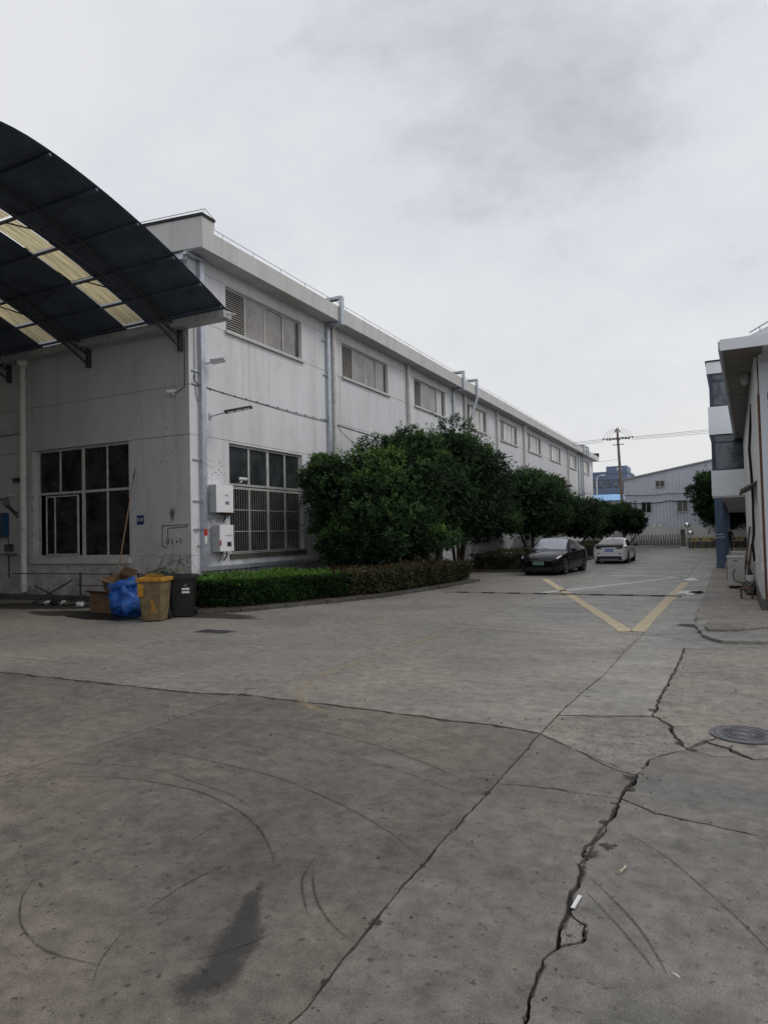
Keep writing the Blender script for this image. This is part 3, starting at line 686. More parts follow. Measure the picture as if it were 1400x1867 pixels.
# litter
def litter(name, mb, mat, label): tag(mb.build(name, mat, origin=mb.v[0]), label, 'litter'); 
c = G(1049, 1648); litter('plastic_strip', MB().hexa([(c.x - .012, c.y - .065, .007), (c.x + .008, c.y - .065, .007), (c.x + .022, c.y + .065, .010), (c.x + .002, c.y + .065, .010)], [(c.x - .012, c.y - .065, .010), (c.x + .008, c.y - .065, .012), (c.x + .022, c.y + .065, .013), (c.x + .002, c.y + .065, .015)]), 'white_plain', 'white plastic strip lying beside the broken crack')
c = G(1135, 1590); litter('broken_stub', MB().tube([(c.x - .012, c.y - .045, .018), (c.x, c.y - .01, .015), (c.x + .012, c.y + .045, .014)], [.011, .005, .007], 7), 'stick_pale', 'pale yellow stub lying on the grey slab')
c = G(1232, 1782); litter('paper_scrap', MB().add([(c.x - .018, c.y + .016, .010), (c.x - .006, c.y + .002, .007), (c.x + .022, c.y - .02, .010), (c.x + .010, c.y - .002, .014)], [(0, 1, 2, 3), (3, 2, 1, 0)]), 'white_plain', 'small white paper scrap in the right foreground')
peb = MB()
for k in range(190):
    if k < 110: x, y = random.choice(NP[25:70]); x += random.gauss(0, .12); y += random.gauss(0, .12)
    else: x, y = random.uniform(-9, 1.2), random.uniform(2.4, 12)
    r_ = random.uniform(.006, .016); o = Vector((x, y, r_ * .55))
    peb.add([o + Vector((math.cos(t) * r_ * random.uniform(.6, 1.2), math.sin(t) * r_ * random.uniform(.6, 1.2), -r_ * .5)) for t in (0, 1.3, 2.5, 3.8, 5.0)] + [o + Vector((0, 0, r_ * .6))],
            [(0, 1, 5), (1, 2, 5), (2, 3, 5), (3, 4, 5), (4, 0, 5)])
tag(peb.build('loose_grit', 'kerb_stone'), 'loose grit and small stones scattered over the yard', 'grit', kind='stuff')
# ------------------------------------------------------------------ factory building
WX, GY, YE = -14.02, 15.40, 88.7           # long wall plane, gable plane, far end
XF = -13.35                                # outer face of the eave
ZS, ZF = 10.58, 11.15
fac = thing('factory_building', (WX, GY, 0), 'long white two storey factory building with a row of high windows', 'building')
WIN = [(17.14, 21.58), (24.67, 29.13), (32.26, 36.75), (40.28, 44.57), (47.88, 52.47), (55.82, 60.53), (64.05, 68.96), (73.38, 77.6), (82.07, 86.0)]
LOWW = [(17.2, 21.47), (24.8, 29.0), (32.4, 36.6), (40.3, 44.5)]
ZW0, ZW1 = 8.66, 10.12
GRV = (1.43, 5.06, 6.56, 8.60, 10.14)
def holed_wall(us, zs, holes, pt, depth, skip_groove=()):
    """front faces around openings, recessed grooves, reveals into the openings; pt(u, z, d) with d = depth into the wall"""
    mb = MB(); gz = [(z, z + 0.022) for z in GRV if zs[0] < z < zs[1]]
    zc = sorted({zs[0], zs[1], *[h[2] for h in holes], *[h[3] for h in holes], *[k for z in gz for k in z]})
    uc = sorted({us[0], us[1], *[h[0] for h in holes], *[h[1] for h in holes]})
    def inside(u, z): return any(h[0] < u < h[1] and h[2] < z < h[3] for h in holes)
    for i in range(len(uc) - 1):
        for j in range(len(zc) - 1):
            um, zm = (uc[i] + uc[i + 1]) / 2, (zc[j] + zc[j + 1]) / 2
            if inside(um, zm): continue
            gr = any(a < zm < b for a, b in gz); d = 0.02 if gr else 0
            mb.add([pt(uc[i], zc[j], d), pt(uc[i + 1], zc[j], d), pt(uc[i + 1], zc[j + 1], d), pt(uc[i], zc[j + 1], d)], [(0, 1, 2, 3)])
            if gr:
                for z in (zc[j], zc[j + 1]): mb.add([pt(uc[i], z, 0), pt(uc[i + 1], z, 0), pt(uc[i + 1], z, d), pt(uc[i], z, d)], [(0, 1, 2, 3)])
    for u0, u1, z0, z1 in holes:
        for a, b in (((u0, z0), (u1, z0)), ((u1, z0), (u1, z1)), ((u1, z1), (u0, z1)), ((u0, z1), (u0, z0))):
            mb.add([pt(*a, 0), pt(*b, 0), pt(*b, depth), pt(*a, depth)], [(0, 1, 2, 3)])
    return mb
ptL = lambda u, z, d: (WX - d, u, z)
ptG = lambda u, z, d: (u, GY + d, z)
holes = [(a, b, ZW0, ZW1) for a, b in WIN] + [(a, b, 1.42, 5.0) for a, b in LOWW]
holed_wall((GY, YE), (-0.1, ZS), holes, ptL, 0.24).build('wall', 'white_wall', fac)
GW = (-20.98, -16.53, 1.40, 5.08)
holed_wall((-58, WX), (-0.1, 10.62), [GW], ptG, 0.24).build('gable_wall', 'gable_shaded', fac)
bx('end_wall', 'white_wall', fac, -58, WX, YE - .2, YE, -.1, 11)
bx('rear_wall', 'white_wall', fac, -58.2, -58.002, GY, YE, -.1, 12)
bx('inner_floor', 'kerb_stone', fac, -57.9, WX - .4, GY + .4, YE - .3, -.06, .02)
# dirty grime band where the groove shadows collect is left to the light; roof and eaves
rise = lambda x: (WX - x) * 0.077
MB().hexa([(WX - 44.1, GY + .05, ZS + .1), (XF - .12, GY + .05, ZF - .22), (XF - .12, YE, ZF - .22), (WX - 44.1, YE, ZS + .1)],
          [(WX - 44.1, GY + .05, ZF + 1.6), (XF - .12, GY + .05, ZF - .04), (XF - .12, YE, ZF - .04), (WX - 44.1, YE, ZF + 1.6)]).build('roof', 'roof_dark', fac)
bx('eave_soffit', 'fascia_concrete', fac, WX - .05, XF - .1, GY - .05, YE + .75, ZS, ZS + .12)
bx('eave_fascia', 'fascia_concrete', fac, XF - .11, XF, GY - .06, YE + .8, ZS - .03, ZF)
mb = MB()                                 # gable parapet following the roof slope
def gp(x, z, y): return (x, y, z + rise(x) if x < XF else z + rise(XF))
mb.hexa([gp(WX - 22, 10.63, GY - .09), gp(XF - .002, 10.63, GY - .09), gp(XF - .002, 10.63, GY + .42), gp(WX - 22, 10.63, GY + .42)],
        [gp(WX - 22, 11.56, GY - .09), gp(XF - .002, 11.56, GY - .09), gp(XF - .002, 11.56, GY + .42), gp(WX - 22, 11.56, GY + .42)])
mb.build('gable_parapet', 'fascia_concrete', fac)
MB().hexa([gp(WX - 22, 11.561, GY - .13), gp(XF + .04, 11.561, GY - .13), gp(XF + .04, 11.561, GY + .47), gp(WX - 22, 11.561, GY + .47)],
          [gp(WX - 22, 11.66, GY - .13), gp(XF + .04, 11.64, GY - .13), gp(XF + .04, 11.64, GY + .47), gp(WX - 22, 11.66, GY + .47)]).build('parapet_cap', 'roof_dark', fac)
bx('end_parapet', 'roof_dark', fac, WX - 4, XF + .05, YE + .3, YE + .85, ZF + .01, ZF + .45)
mb = MB().tube([(XF - .06, GY + .5, ZF + .17), (XF - .06, YE, ZF + .17)], .009, 5)
y = GY + .9
while y < YE:
    mb.tube([(XF - .06, y, ZF - .01), (XF - .06, y, ZF + .17)], .007, 5); y += 1.55
mb.tube([(XF - .05, GY + .1, 11.80), (-20, GY + .1, 11.80 + rise(-20))], .010, 5)
for x in (-13.45, -14.7, -16.0, -17.3): mb.tube([(x, GY + .1, 11.6 + rise(x)), (x, GY + .1, 11.79 + rise(x))], .008, 5)
mb.tube([(XF - .05, GY + .1, 11.80), (XF - .06, GY + .5, 11.66), (XF - .06, GY + .52, ZF + .17)], .009, 5)
mb.build('lightning_rod', 'dark_steel', fac)

def window_px(y0, y1, z0, z1, idx):
    """high window with a louvred first bay and three panes"""
    x = WX - .13; w = (y1 - y0)
    f = MB()
    f.box(x - .03, x + .03, y0, y1, z0, z0 + .05).box(x - .03, x + .03, y0, y1, z1 - .05, z1)
    f.box(x - .03, x + .03, y0, y0 + .05, z0 + .05, z1 - .05).box(x - .03, x + .03, y1 - .05, y1, z0 + .05, z1 - .05)
    cuts = [y0 + w * t for t in (.255, .505, .755)]
    for c in cuts: f.box(x - .028, x + .028, c - .025, c + .025, z0 + .05, z1 - .05)
    fr = f.build('window', 'frame_white', fac)
    bx('sill', 'fascia_concrete', fr, WX - .10, WX + .10, y0 - .06, y1 + .10, z0 - .10, z0 - .003)
    bays = [y0 + .05] + cuts + [y1 - .05]
    for k in range(4):
        a, b = bays[k] + .02, bays[k + 1] - .02
        if k == 0 and idx < 4:
            bx('louvre_back', 'black_plastic', fr, x - .09, x - .07, a, b, z0 + .05, z1 - .05)
            n = 17
            for j in range(n):
                zc = z0 + .07 + (z1 - z0 - .14) * (j + .5) / n
                MB().hexa([(x - .03, a, zc + .028), (x + .025, a, zc - .028), (x + .025, b, zc - .028), (x - .03, b, zc + .028)],
                          [(x - .03, a, zc + .036), (x + .025, a, zc - .020), (x + .025, b, zc - .020), (x - .03, b, zc + .036)]).build('slat', 'louvre', fr)
        else:
            mt = ('glass_beige' if idx < 3 else 'glass_pale') if not (k == 0 and idx >= 4) else 'glass_dark'
            if idx == 2 and k == 3: mt = 'glass_pale'
            dx = .012 if k % 2 else -.012
            MB().box(x - .006 + dx, x + .002 + dx, a, b, z0 + .05, z1 - .05).build('pane', mt, fr)
            if k == 3: bx('dark_gap', 'glass_black', fr, x + .004, x + .018, b - .22, b - .002, z0 + .06, z1 - .06)
for i, (a, b) in enumerate(WIN): window_px(a, b, ZW0, ZW1, i)
def low_window(y0, y1, grille):
    x = WX - .14; z0, zt, z1 = 1.42, 3.62, 5.0
    f = MB(); w = y1 - y0
    for z in (z0 + .03, zt - .05, zt + .06, z1 - .04): f.box(x - .035, x + .035, y0, y1, z - .035, z + .035)
    for t in (.012, .27, .52, .765, .988):
        ww = .06 if t == .52 else .035
        f.box(x - .031, x + .031, y0 + w * t - ww, y0 + w * t + ww, z0 + .066, zt - .086).box(x - .031, x + .031, y0 + w * t - ww, y0 + w * t + ww, zt + .096, z1 - .076)
    fr = f.build('window', 'frame_white', fac)
    ts = (.012, .27, .52, .765, .988)
    for k in range(4):
        a, b = y0 + w * ts[k] + .03, y0 + w * ts[k + 1] - .03
        MB().box(x - .012, x - .004, a, b, z0 + .066, zt - .086).build('pane', 'glass_dark', fr)
        MB().box(x - .010, x - .002, a, b, zt + .096, z1 - .076).build('pane', 'glass_green', fr)
    MB().box(WX - .12, WX + .05, y0 - .05, y1 + .1, z0 - .16, z0 - .004).build('sill', 'kerb_stone', fr)
    if grille:
        gx = WX + .07; n = 34
        for k in range(n + 1):
            yy = y0 + .02 + (w - .04) * k / n
            MB().tube([(gx, yy, z0 + .02), (gx, yy, zt + .08)], .006, 5).build('grille_bar', 'louvre', fr)
        for z in (z0 + .03, z0 + .72, z0 + 1.42, zt + .05): MB().box(gx - .012, gx + .012, y0, y1, z - .012, z + .012).build('grille_rail', 'frame_grey' if z > 1.5 else 'rusty', fr)
for i, (a, b) in enumerate(LOWW): low_window(a, b, i == 0)
# gable window, lower left sash slid open
fx0, fx1, fz0, fz1 = GW; x = GY + .15; f = MB(); w = fx1 - fx0; zt = 3.58
for z in (fz0 + .04, zt, fz1 - .04): f.box(fx0, fx1, x - .035, x + .035, z - .04, z + .04)
for t, ww in ((.012, .05), (.255, .03), (.505, .06), (.755, .03), (.988, .04)): f.box(fx0 + w * t - ww, fx0 + w * t + ww, x - .031, x + .031, zt + .04, fz1 - .08)
for t, ww in ((.012, .05), (.505, .07), (.755, .03), (.988, .04)): f.box(fx0 + w * t - ww, fx0 + w * t + ww, x - .031, x + .031, fz0 + .08, zt - .04)
gwf = f.build('window', 'frame_white', fac)
f = MB()                                  # the slid sash
for a in (.11, .205, .455): f.box(fx0 + w * a - .03, fx0 + w * a + .03, x - .075, x - .04, fz0 + .085, zt - .09)
f.box(fx0 + w * .11 + .031, fx0 + w * .455 - .031, x - .074, x - .041, zt - .13, zt - .09).box(fx0 + w * .11 + .031, fx0 + w * .455 - .031, x - .074, x - .041, fz0 + .085, fz0 + .135)
f.build('sliding_sash', 'frame_white', gwf)
MB().box(fx0 + w * .11, fx0 + w * .455, x - .06, x - .055, fz0 + .1, zt - .1).build('pane', 'glass_black', gwf)
for a, b, z0, z1 in ((.02, .25, zt, fz1), (.26, .5, zt, fz1), (.51, .75, zt, fz1), (.76, .98, zt, fz1), (.51, .75, fz0, zt), (.76, .98, fz0, zt)):
    MB().box(fx0 + w * a, fx0 + w * b, x - .004, x + .004, z0 + .05, z1 - .05).build('pane', 'glass_black', gwf)
bx('sill', 'fascia_concrete', gwf, fx0 - .15, fx1 + .05, GY - .09, GY + .1, 1.21, 1.385)
bx('reveal_post', 'frame_white', gwf, fx0 - .18, fx0 - .03, GY - .05, GY - .002, 1.39, 5.02)

# rainwater pipes and cable trunking
def pvc(y, z1=ZS - .01, r=.085, mat='pvc', head=False, z0=0.02):
    mb = MB().tube([(WX + .12, y, z0), (WX + .12, y, z1)], r, 12)
    for z in (1.2, 3.4, 5.6, 7.8, 9.6):
        if z0 < z < z1: mb.tube([(WX + .12, y, z), (WX + .12, y, z + .12)], r + .012, 12)
        if z0 < z < z1: mb.box(WX, WX + .12, y - .015, y + .015, z + .2, z + .23)
    if head: mb.box(WX + .01, WX + .30, y - .14, y + .14, z1 - .32, z1 - .02)
    mb.build('downpipe', mat, fac, smooth=False)
pvc(23.78); pvc(31.3); pvc(39.95, r=.10); pvc(46.8); pvc(54.3, head=True); pvc(72.3); pvc(66.0, 5.0, .05)
def gooseneck(y, w=.2, z0=1.2, over=True):
    mb = MB().box(WX + .01, WX + .13, y - w / 2, y + w / 2, z0, ZS - .16)
    mb.box(WX + .01, XF + .13, y - w / 2 - .01, y + w / 2 + .01, ZS - .155, ZS - .035)
    mb.box(XF + .012, XF + .131, y - w / 2, y + w / 2, ZS - .03, ZF + .30)
    mb.box(XF - .9, XF + .13, y - w / 2 - .01, y + w / 2 + .01, ZF + .305, ZF + .42)
    for z in (2.6, 4.6, 6.6, 8.4, 9.8):
        if z > z0: mb.box(WX + .005, WX + .06, y - w / 2 - .22, y - w / 2, z, z + .05)
    mb.build('cable_trunking', 'galvanised', fac)
gooseneck(23.42, .22); gooseneck(38.0, .25, 3.0)
mb = MB().box(XF + .012, XF + .131, 40.35, 40.6, ZS - .2, ZF + .30).box(XF - .9, XF + .13, 40.34, 40.61, ZF + .305, ZF + .42)
mb.beam((XF + .07, 40.48, ZS - .2), (WX + .15, 40.15, 8.3), .22, .12).beam((WX + .15, 40.15, 8.3), (WX + .15, 39.7, 7.0), .22, .12).build('cable_trunking', 'galvanised', fac)
gooseneck(78.6, .5, 3.0); gooseneck(80.2, .4, 3.0); gooseneck(81.4, .3, 3.0)
mb = MB().box(WX + .01, WX + .14, 15.80, 15.99, 1.08, 10.42)        # corner trunking and its foot tray
mb.box(WX + .012, WX + .17, 15.79, 22.4, .95, 1.075)
for y in (17.9, 19.6, 21.3): mb.add([(WX + .01, y, .945), (WX + .2, y, .945), (WX + .01, y, .78), (WX + .01, y + .04, .945), (WX + .2, y + .04, .945), (WX + .01, y + .04, .78)], [(0, 1, 2), (5, 4, 3), (0, 3, 4, 1), (1, 4, 5, 2), (2, 5, 3, 0)])
mb.box(WX + .011, WX + .16, 16.0, 17.0, 2.55, 2.70)
for z in (2.2, 3.05, 4.3, 6.6, 7.0): mb.box(WX + .006, WX + .05, 15.5, 15.8, z, z + .04)
mb.build('cable_trunking', 'galvanised', fac)
mb = MB().box(-17.5, WX + .02, GY - .22, GY - .10, 10.30, 10.43).box(WX + .021, WX + .15, GY - .2, 15.99, 10.43, 10.52)
mb.build('cable_trunking', 'galvanised', fac)
mb = MB().tube([(-21.38, GY - .13, .25), (-21.38, GY - .13, 8.2)], .105, 12)
for z in (.45, .9, 3.2, 4.3, 5.5, 7.4): mb.tube([(-21.38, GY - .13, z), (-21.38, GY - .13, z + .1)], .122, 12)
mb.lathe([(.11, 8.0), (.2, 8.15), (.2, 8.35)], (-21.38, GY - .13, 0), n=10)
mb.build('downpipe', 'pvc', fac)
bx('wall_pipe', 'galvanised', fac, -30, -21.5, GY - .1, GY - .03, 5.75, 5.9)
def cable(pts, r=.015, name='cable', mat='cable_black', sag=0.0, n=14, parent=None):
    parent = parent or fac; out = []
    for a, b in zip(pts, pts[1:]):
        a, b = Vector(a), Vector(b)
        for k in range(n): t = k / n; p = a.lerp(b, t); p.z -= sag * 4 * t * (1 - t); out.append(p)
    out.append(Vector(pts[-1])); return MB().tube(out, r, 5).build(name, mat, parent)
cable([(WX + .02, 16.0, 6.62), (WX + .02, 18.5, 6.56), (WX + .02, 23.3, 6.53)], .010, sag=.02)
mb = MB()
for k in range(12): mb.box(WX - .001, WX + .03, 16.3 + k * .6, 16.34 + k * .6, 6.56, 6.60)
mb.build('cable_clip', 'dark_steel', fac)
cable([(WX + .02, 24.0, 6.52), (WX + .02, 31.0, 6.44), (WX + .02, 88, 6.3)], .014, sag=.03)
cable([(WX + .02, 24.1, 6.5), (WX + .02, 27.8, 6.46)], .007, sag=.55)
cable([(WX + .02, 15.62, 10.0), (WX + .03, 15.62, 6.9), (WX + .03, 15.66, 6.3), (WX + .03, 15.75, 6.1)], .010)
cable([(-14.15, GY - .02, 8.0), (-14.18, GY - .02, 6.5), (-14.5, GY - .05, 6.35)], .010)
cable([(WX + .03, 15.6, 6.9), (WX + .06, 15.55, 6.7), (WX + .06, 15.9, 6.55)], .012)
# writing left on the walls
for k_, ch_ in enumerate('5162 13000'):
    if ch_ != ' ': text('graffiti_digit', ch_, .50, 'scrawl', fac, facing_px(Vector((WX + .004, 16.35 + k_ * .27, .72 + .02 * (k_ % 3)))) @ Matrix.Rotation(R(random.uniform(-6, 6)), 4, 'Z') @ Matrix.Scale(.72, 4, (1, 0, 0)))
for ch_, x_ in (('1', -15.0), ('1', -14.9), ('E', -14.75), ('\u25aa', -14.58), ('9', -14.44)):
    text('graffiti_mark', ch_, .24, 'scrawl', fac, facing_ny(Vector((x_, GY - .004, 1.86))))
def scrawl(pts, w, plane):
    mb = MB()
    for a, b in pts:
        if plane == 'g': mb.beam((a[0], GY - .004, a[1]), (b[0], GY - .004, b[1]), w, .003, (0, 1, 0))
        else: mb.beam((WX + .004, a[0], a[1]), (WX + .004, b[0], b[1]), w, .003, (1, 0, 0))
    mb.build('graffiti', 'scrawl', fac)
s_ = []
for cx_, strokes in ((-15.35, [((0, .3), (.22, .33)), ((.22, .33), (.05, 0)), ((.1, .18), (.2, .2))]), (-14.98, [((0, .1), (.3, .22)), ((.1, .3), (.12, .05)), ((.22, .34), (.2, .02))]),
                     (-14.62, [((0, .2), (.3, .25)), ((.15, .4), (.14, -.1)), ((.15, .2), (0, 0)), ((.15, .2), (.3, .05))]), (-14.28, [((0, .3), (.22, .34)), ((.22, .34), (.02, .08)), ((.08, .2), (.2, .12)), ((.1, 0), (.22, .02))])):
    s_ += [((cx_ + a[0], 1.08 + a[1]), (cx_ + b[0], 1.08 + b[1])) for a, b in strokes]
scrawl(s_, .018, 'g')
s_ = [((-15.15, 2.35), (-14.1, 2.36)), ((-14.95, 2.27), (-14.15, 2.30)), ((-15.15, 2.38), (-15.17, 1.72)), ((-15.17, 1.74), (-14.95, 1.66)), ((-14.93, 2.25), (-14.94, 1.75))]
scrawl(s_, .03, 'g')
s_ = []
for k in range(9):
    y, z = random.uniform(15.5, 15.78), random.uniform(1.6, 2.7); s_ += [((y, z), (y + random.uniform(-.02, .14), z + random.uniform(-.16, .16))), ((y, z), (y + random.uniform(0, .12), z + random.uniform(-.05, .05)))]
for k in range(6):
    y, z = random.uniform(16.1, 16.4), random.uniform(1.9, 2.5); s_ += [((y, z), (y + random.uniform(-.05, .12), z + random.uniform(-.12, .12)))]
scrawl(s_, .014, 'l')
mb = MB()
for k in range(40):
    y, z = random.gauss(16.5, .45), random.gauss(3.95, .25)
    if y > 16.05: mb.box(WX, WX + .003, y, y + random.uniform(.01, .04), z, z + random.uniform(.015, .06))
for k in range(14):
    xx, z = random.uniform(-15.2, -14.2), random.uniform(2.2, 6.6); mb.box(xx, xx + random.uniform(.015, .05), GY - .003, GY, z, z + random.uniform(.02, .06))
mb.build('paint_chip', 'groove', fac)
blobm = [( -14.75 + .17 * math.cos(t) * (1 + .2 * math.sin(3 * t)), 2.72 + .36 * math.sin(t)) for t in np.linspace(0, 2 * math.pi, 24, endpoint=False)]
ms_ = MB().add([(a, GY - .0035, b) for a, b in blobm] + [(-14.75, GY - .0035, 2.72)], [(k, (k + 1) % 24, 24) for k in range(24)]).build('mould_stain', 'grime_dark', fac)
at_ = ms_.data.attributes.new('edge', 'FLOAT', 'POINT'); at_.data.foreach_set('value', [0.25] * 24 + [.8])
bx('red_tape', 'red_paint', fac, WX + .142, WX + .148, 15.80, 15.95, 2.02, 2.22); bx('white_tape', 'white_plain', fac, WX + .142, WX + .148, 15.84, 15.93, 1.78, 2.015)

# unseen hall added to carry the canopy's other foot and darken the space beneath
fh = thing('unseen_hall', (-14, 2.4, 0), 'unseen plain grey hall added opposite the factory gable to support and darken the arched canopy', 'building')
bx('wall', 'kerb_stone', fh, -58, -14.5, -22, 2.3, -.1, 10.4); bx('roof', 'roof_dark', fh, -58.2, -14.3, -22.2, 2.4, 10.41, 10.8)

# ------------------------------------------------------------------ arched canopy
XC = -12.35; YA, ZA = 8.8, 10.17            # right edge, crown line
cano = thing('arched_canopy', (XC, YA, 0), 'arched dark blue corrugated steel canopy with yellowed skylight strips', 'canopy')
def arch(y, up=0.0):
    return ZA + up - .0955 * abs(y - YA) ** 1.587
Y0c, Y1c = 2.4, 15.2
ys = np.linspace(Y0c, Y1c, 60)
SK = [(-16.2 - 3.9 * k, -15.35 - 3.9 * k) for k in range(6)]
PUR = [14.95, 14.1, 13.1, 11.9, 10.7, 9.5, 8.3, 7.1, 5.9, 4.7, 3.5]
def corr(xa, xb, ya, yb, name, mat, pitch=.125, amp=.016, ny=60):
    """corrugated sheet: ribs run along the arch"""
    n = max(4, int((xb - xa) / pitch * 4)); mb = MB(); yy = np.linspace(ya, yb, ny)
    xs = np.linspace(xa, xb, n + 1)
    vs = [(x, y, arch(y, .10 + amp * math.cos(2 * math.pi * x / pitch))) for y in yy for x in xs]
    fs = [(j * (n + 1) + i, j * (n + 1) + i + 1, (j + 1) * (n + 1) + i + 1, (j + 1) * (n + 1) + i) for j in range(ny - 1) for i in range(n)]
    return mb.add(vs, fs).build(name, mat, cano, smooth=True)
edges_ = [XC] + [k for s in SK for k in (s[1], s[0])] + [-44]
for i in range(0, len(edges_) - 1):
    b, a = edges_[i], edges_[i + 1]
    if i % 2 == 0:
        pc = max(1, round((b - a) / 1.55))
        for k in range(pc): corr(a + (b - a) * k / pc, a + (b - a) * (k + 1) / pc, Y0c, Y1c, 'roof_sheet', 'canopy_sheet', ny=40)
    else:
        for y1_, y0_ in zip(PUR, PUR[1:]): corr(a, b, y0_ + .045, y1_ - .045, 'skylight_panel', 'skylight', pitch=.09, ny=8)
for y in PUR: MB().beam((XC - .03, y, arch(y) + .035), (-44, y, arch(y) + .05), .06, .06).build('purlin', 'canopy_sheet', cano)
def truss(x):
    o = MB(); top = [(x, y, arch(y, -.06)) for y in ys]; low = [(x, y, arch(y, -.55 + .25 * ((y - YA) / 6.4) ** 2)) for y in ys]
    o.tube(top, .04, 6).tube(low, .036, 6)
    for i in range(0, 59, 4):
        j = min(59, i + 2); o.tube([top[i], low[j]], .02, 5); o.tube([low[j], top[min(59, i + 4)]], .02, 5)
    o.tube([low[-8], (x, 15.3, 7.7)], .04, 6)
    o.box(x - .06, x + .06, 15.26, 15.39, 7.6, 8.21)
    o.build('truss', 'dark_steel', cano)
for x in (-14.28, -18.2, -22.2, -26.2, -30.2, -34.2): truss(x)
for xa in (-14.28, -18.2): 
    for y in (13.1, 10.7): MB().tube([(xa, y, arch(y, -.5)), (xa + 1.3, y, arch(y))], .02, 5).tube([(xa, y, arch(y, -.5)), (xa - 1.3, y, arch(y))], .02, 5).build('knee_brace', 'dark_steel', cano)
MB().box(XC - .05, -44, 15.0, 15.36, 8.22, 8.26).box(XC - .05, -44, 15.0, 15.03, 8.261, 8.44).box(XC - .05, -44, 15.33, 15.36, 8.261, 8.44).box(XC - .049, XC + .0, 15.005, 15.355, 8.225, 8.435).build('gutter', 'frame_grey', cano)
MB().box(XC - .05, -44, 2.42, 2.75, 8.22, 8.44).build('gutter', 'galvanised', cano)
MB().tube([(XC + .0, 15.2, 8.36), (XC + .25, 15.2, 8.31)], .03, 8).build('gutter_spout', 'pvc', cano)
# ------------------------------------------------------------------ things fixed to or standing by the factory
def inverter(name, px_l, px_m, px_r, py_t, py_b, depth, label, kind):
    xf = WX + depth
    ya, yb = PX(px_m, 900, xf).y, PX(px_r, 900, xf).y
    z1, z0 = PX((px_m + px_r) / 2, py_t, xf).z, PX((px_m + px_r) / 2, py_b, xf).z
    t = thing(name, (WX, (ya + yb) / 2, z0), label, 'inverter', 'solar inverters on the factory wall')
    n = 8; prof = []
    for k in range(n + 1):
        u = k / n; prof.append((ya + (yb - ya) * u, xf - .035 + .05 * math.sin(math.pi * (.12 + .76 * u))))
    pts = [(WX + .09, ya + .0), (WX + .09, yb)] ; ring = [(x_, y_) for y_, x_ in reversed(prof)]
    poly = [(WX + .10, ya)] + [(x_, y_) for y_, x_ in prof] + [(WX + .10, yb)]
    MB().poly(poly, z0, z1).build('housing', 'inverter_white', t)
    bx('heat_sink', 'inverter_grey', t, WX + .02, WX + .099, ya + .02, yb - .02, z0 + .03, z1 - .05)
    bx('side_panel', 'inverter_grey', t, WX + .10, xf - .02, ya - .006, ya - .001, z0 + .015, z1 - .015)
    bx('side_vent', 'text_grey', t, WX + .16, WX + .22, ya - .011, ya - .0065, z0 + (z1 - z0) * .55, z0 + (z1 - z0) * .72)
    bx('side_vent', 'text_grey', t, WX + .16, WX + .21, ya - .011, ya - .0065, z0 + (z1 - z0) * .24, z0 + (z1 - z0) * .32)
    yc = ya + (yb - ya) * .58; xx = xf + .018; h = z1 - z0
    bx('display', 'screen_grey', t, xx - .01, xx, yc - .09, yc + .09 + .04 * kind, z0 + h * (.17 if kind else .28), z0 + h * (.36 if kind else .40))
    if kind:
        bx('display_screen', 'glass_dark', t, xx + .0005, xx + .004, yc - .045, yc + .075, z0 + h * .21, z0 + h * .32)
        bx('switch', 'red_paint', t, xf - .005, xf + .004, ya - .004, ya + .045, z0 + h * .22, z0 + h * .42)
        text('logo', '\u25aa\u25aa\u25aa\u25b2\u25aa\u25aa\u25aa', .085, 'text_grey', t, facing_px(Vector((xx + .003, yc + .01, z0 + h * .60))))
    else:
        text('logo', '\u25aa\u25b2\u25aa, ,', .10, 'text_grey', t, facing_px(Vector((xx + .003, yc, z0 + h * .62))))
    for k, yy in enumerate((ya + .45 * (yb - ya), ya + .6 * (yb - ya), ya + .8 * (yb - ya))):
        MB().tube([(WX + .2, yy, z0 + .01), (WX + .2, yy + .01, z0 - .16), (WX + .1, yy - .03, z0 - .3)], .022 if k == 2 else .009, 6).build('cable', 'cable_black', t)
    return t
inverter('solar_inverter', 381, 395, 426, 884, 934, .42, 'upper white solar inverter box on the wall beside the window', 0)
inverter('solar_inverter', 389, 400.5, 425.5, 957, 1005, .40, 'lower white solar inverter box with a grey screen and red switch', 1)
c = PX(392, 945, WX + .15); MB().hexa([(WX + .02, 16.55, 2.55), (WX + .30, 16.55, 2.72), (WX + .30, 16.95, 2.72), (WX + .02, 16.95, 2.55)], [(WX + .02, 16.55, 2.82), (WX + .30, 16.55, 2.84), (WX + .30, 16.95, 2.84), (WX + .02, 16.95, 2.82)]).build('bracket', 'rusty', fac)

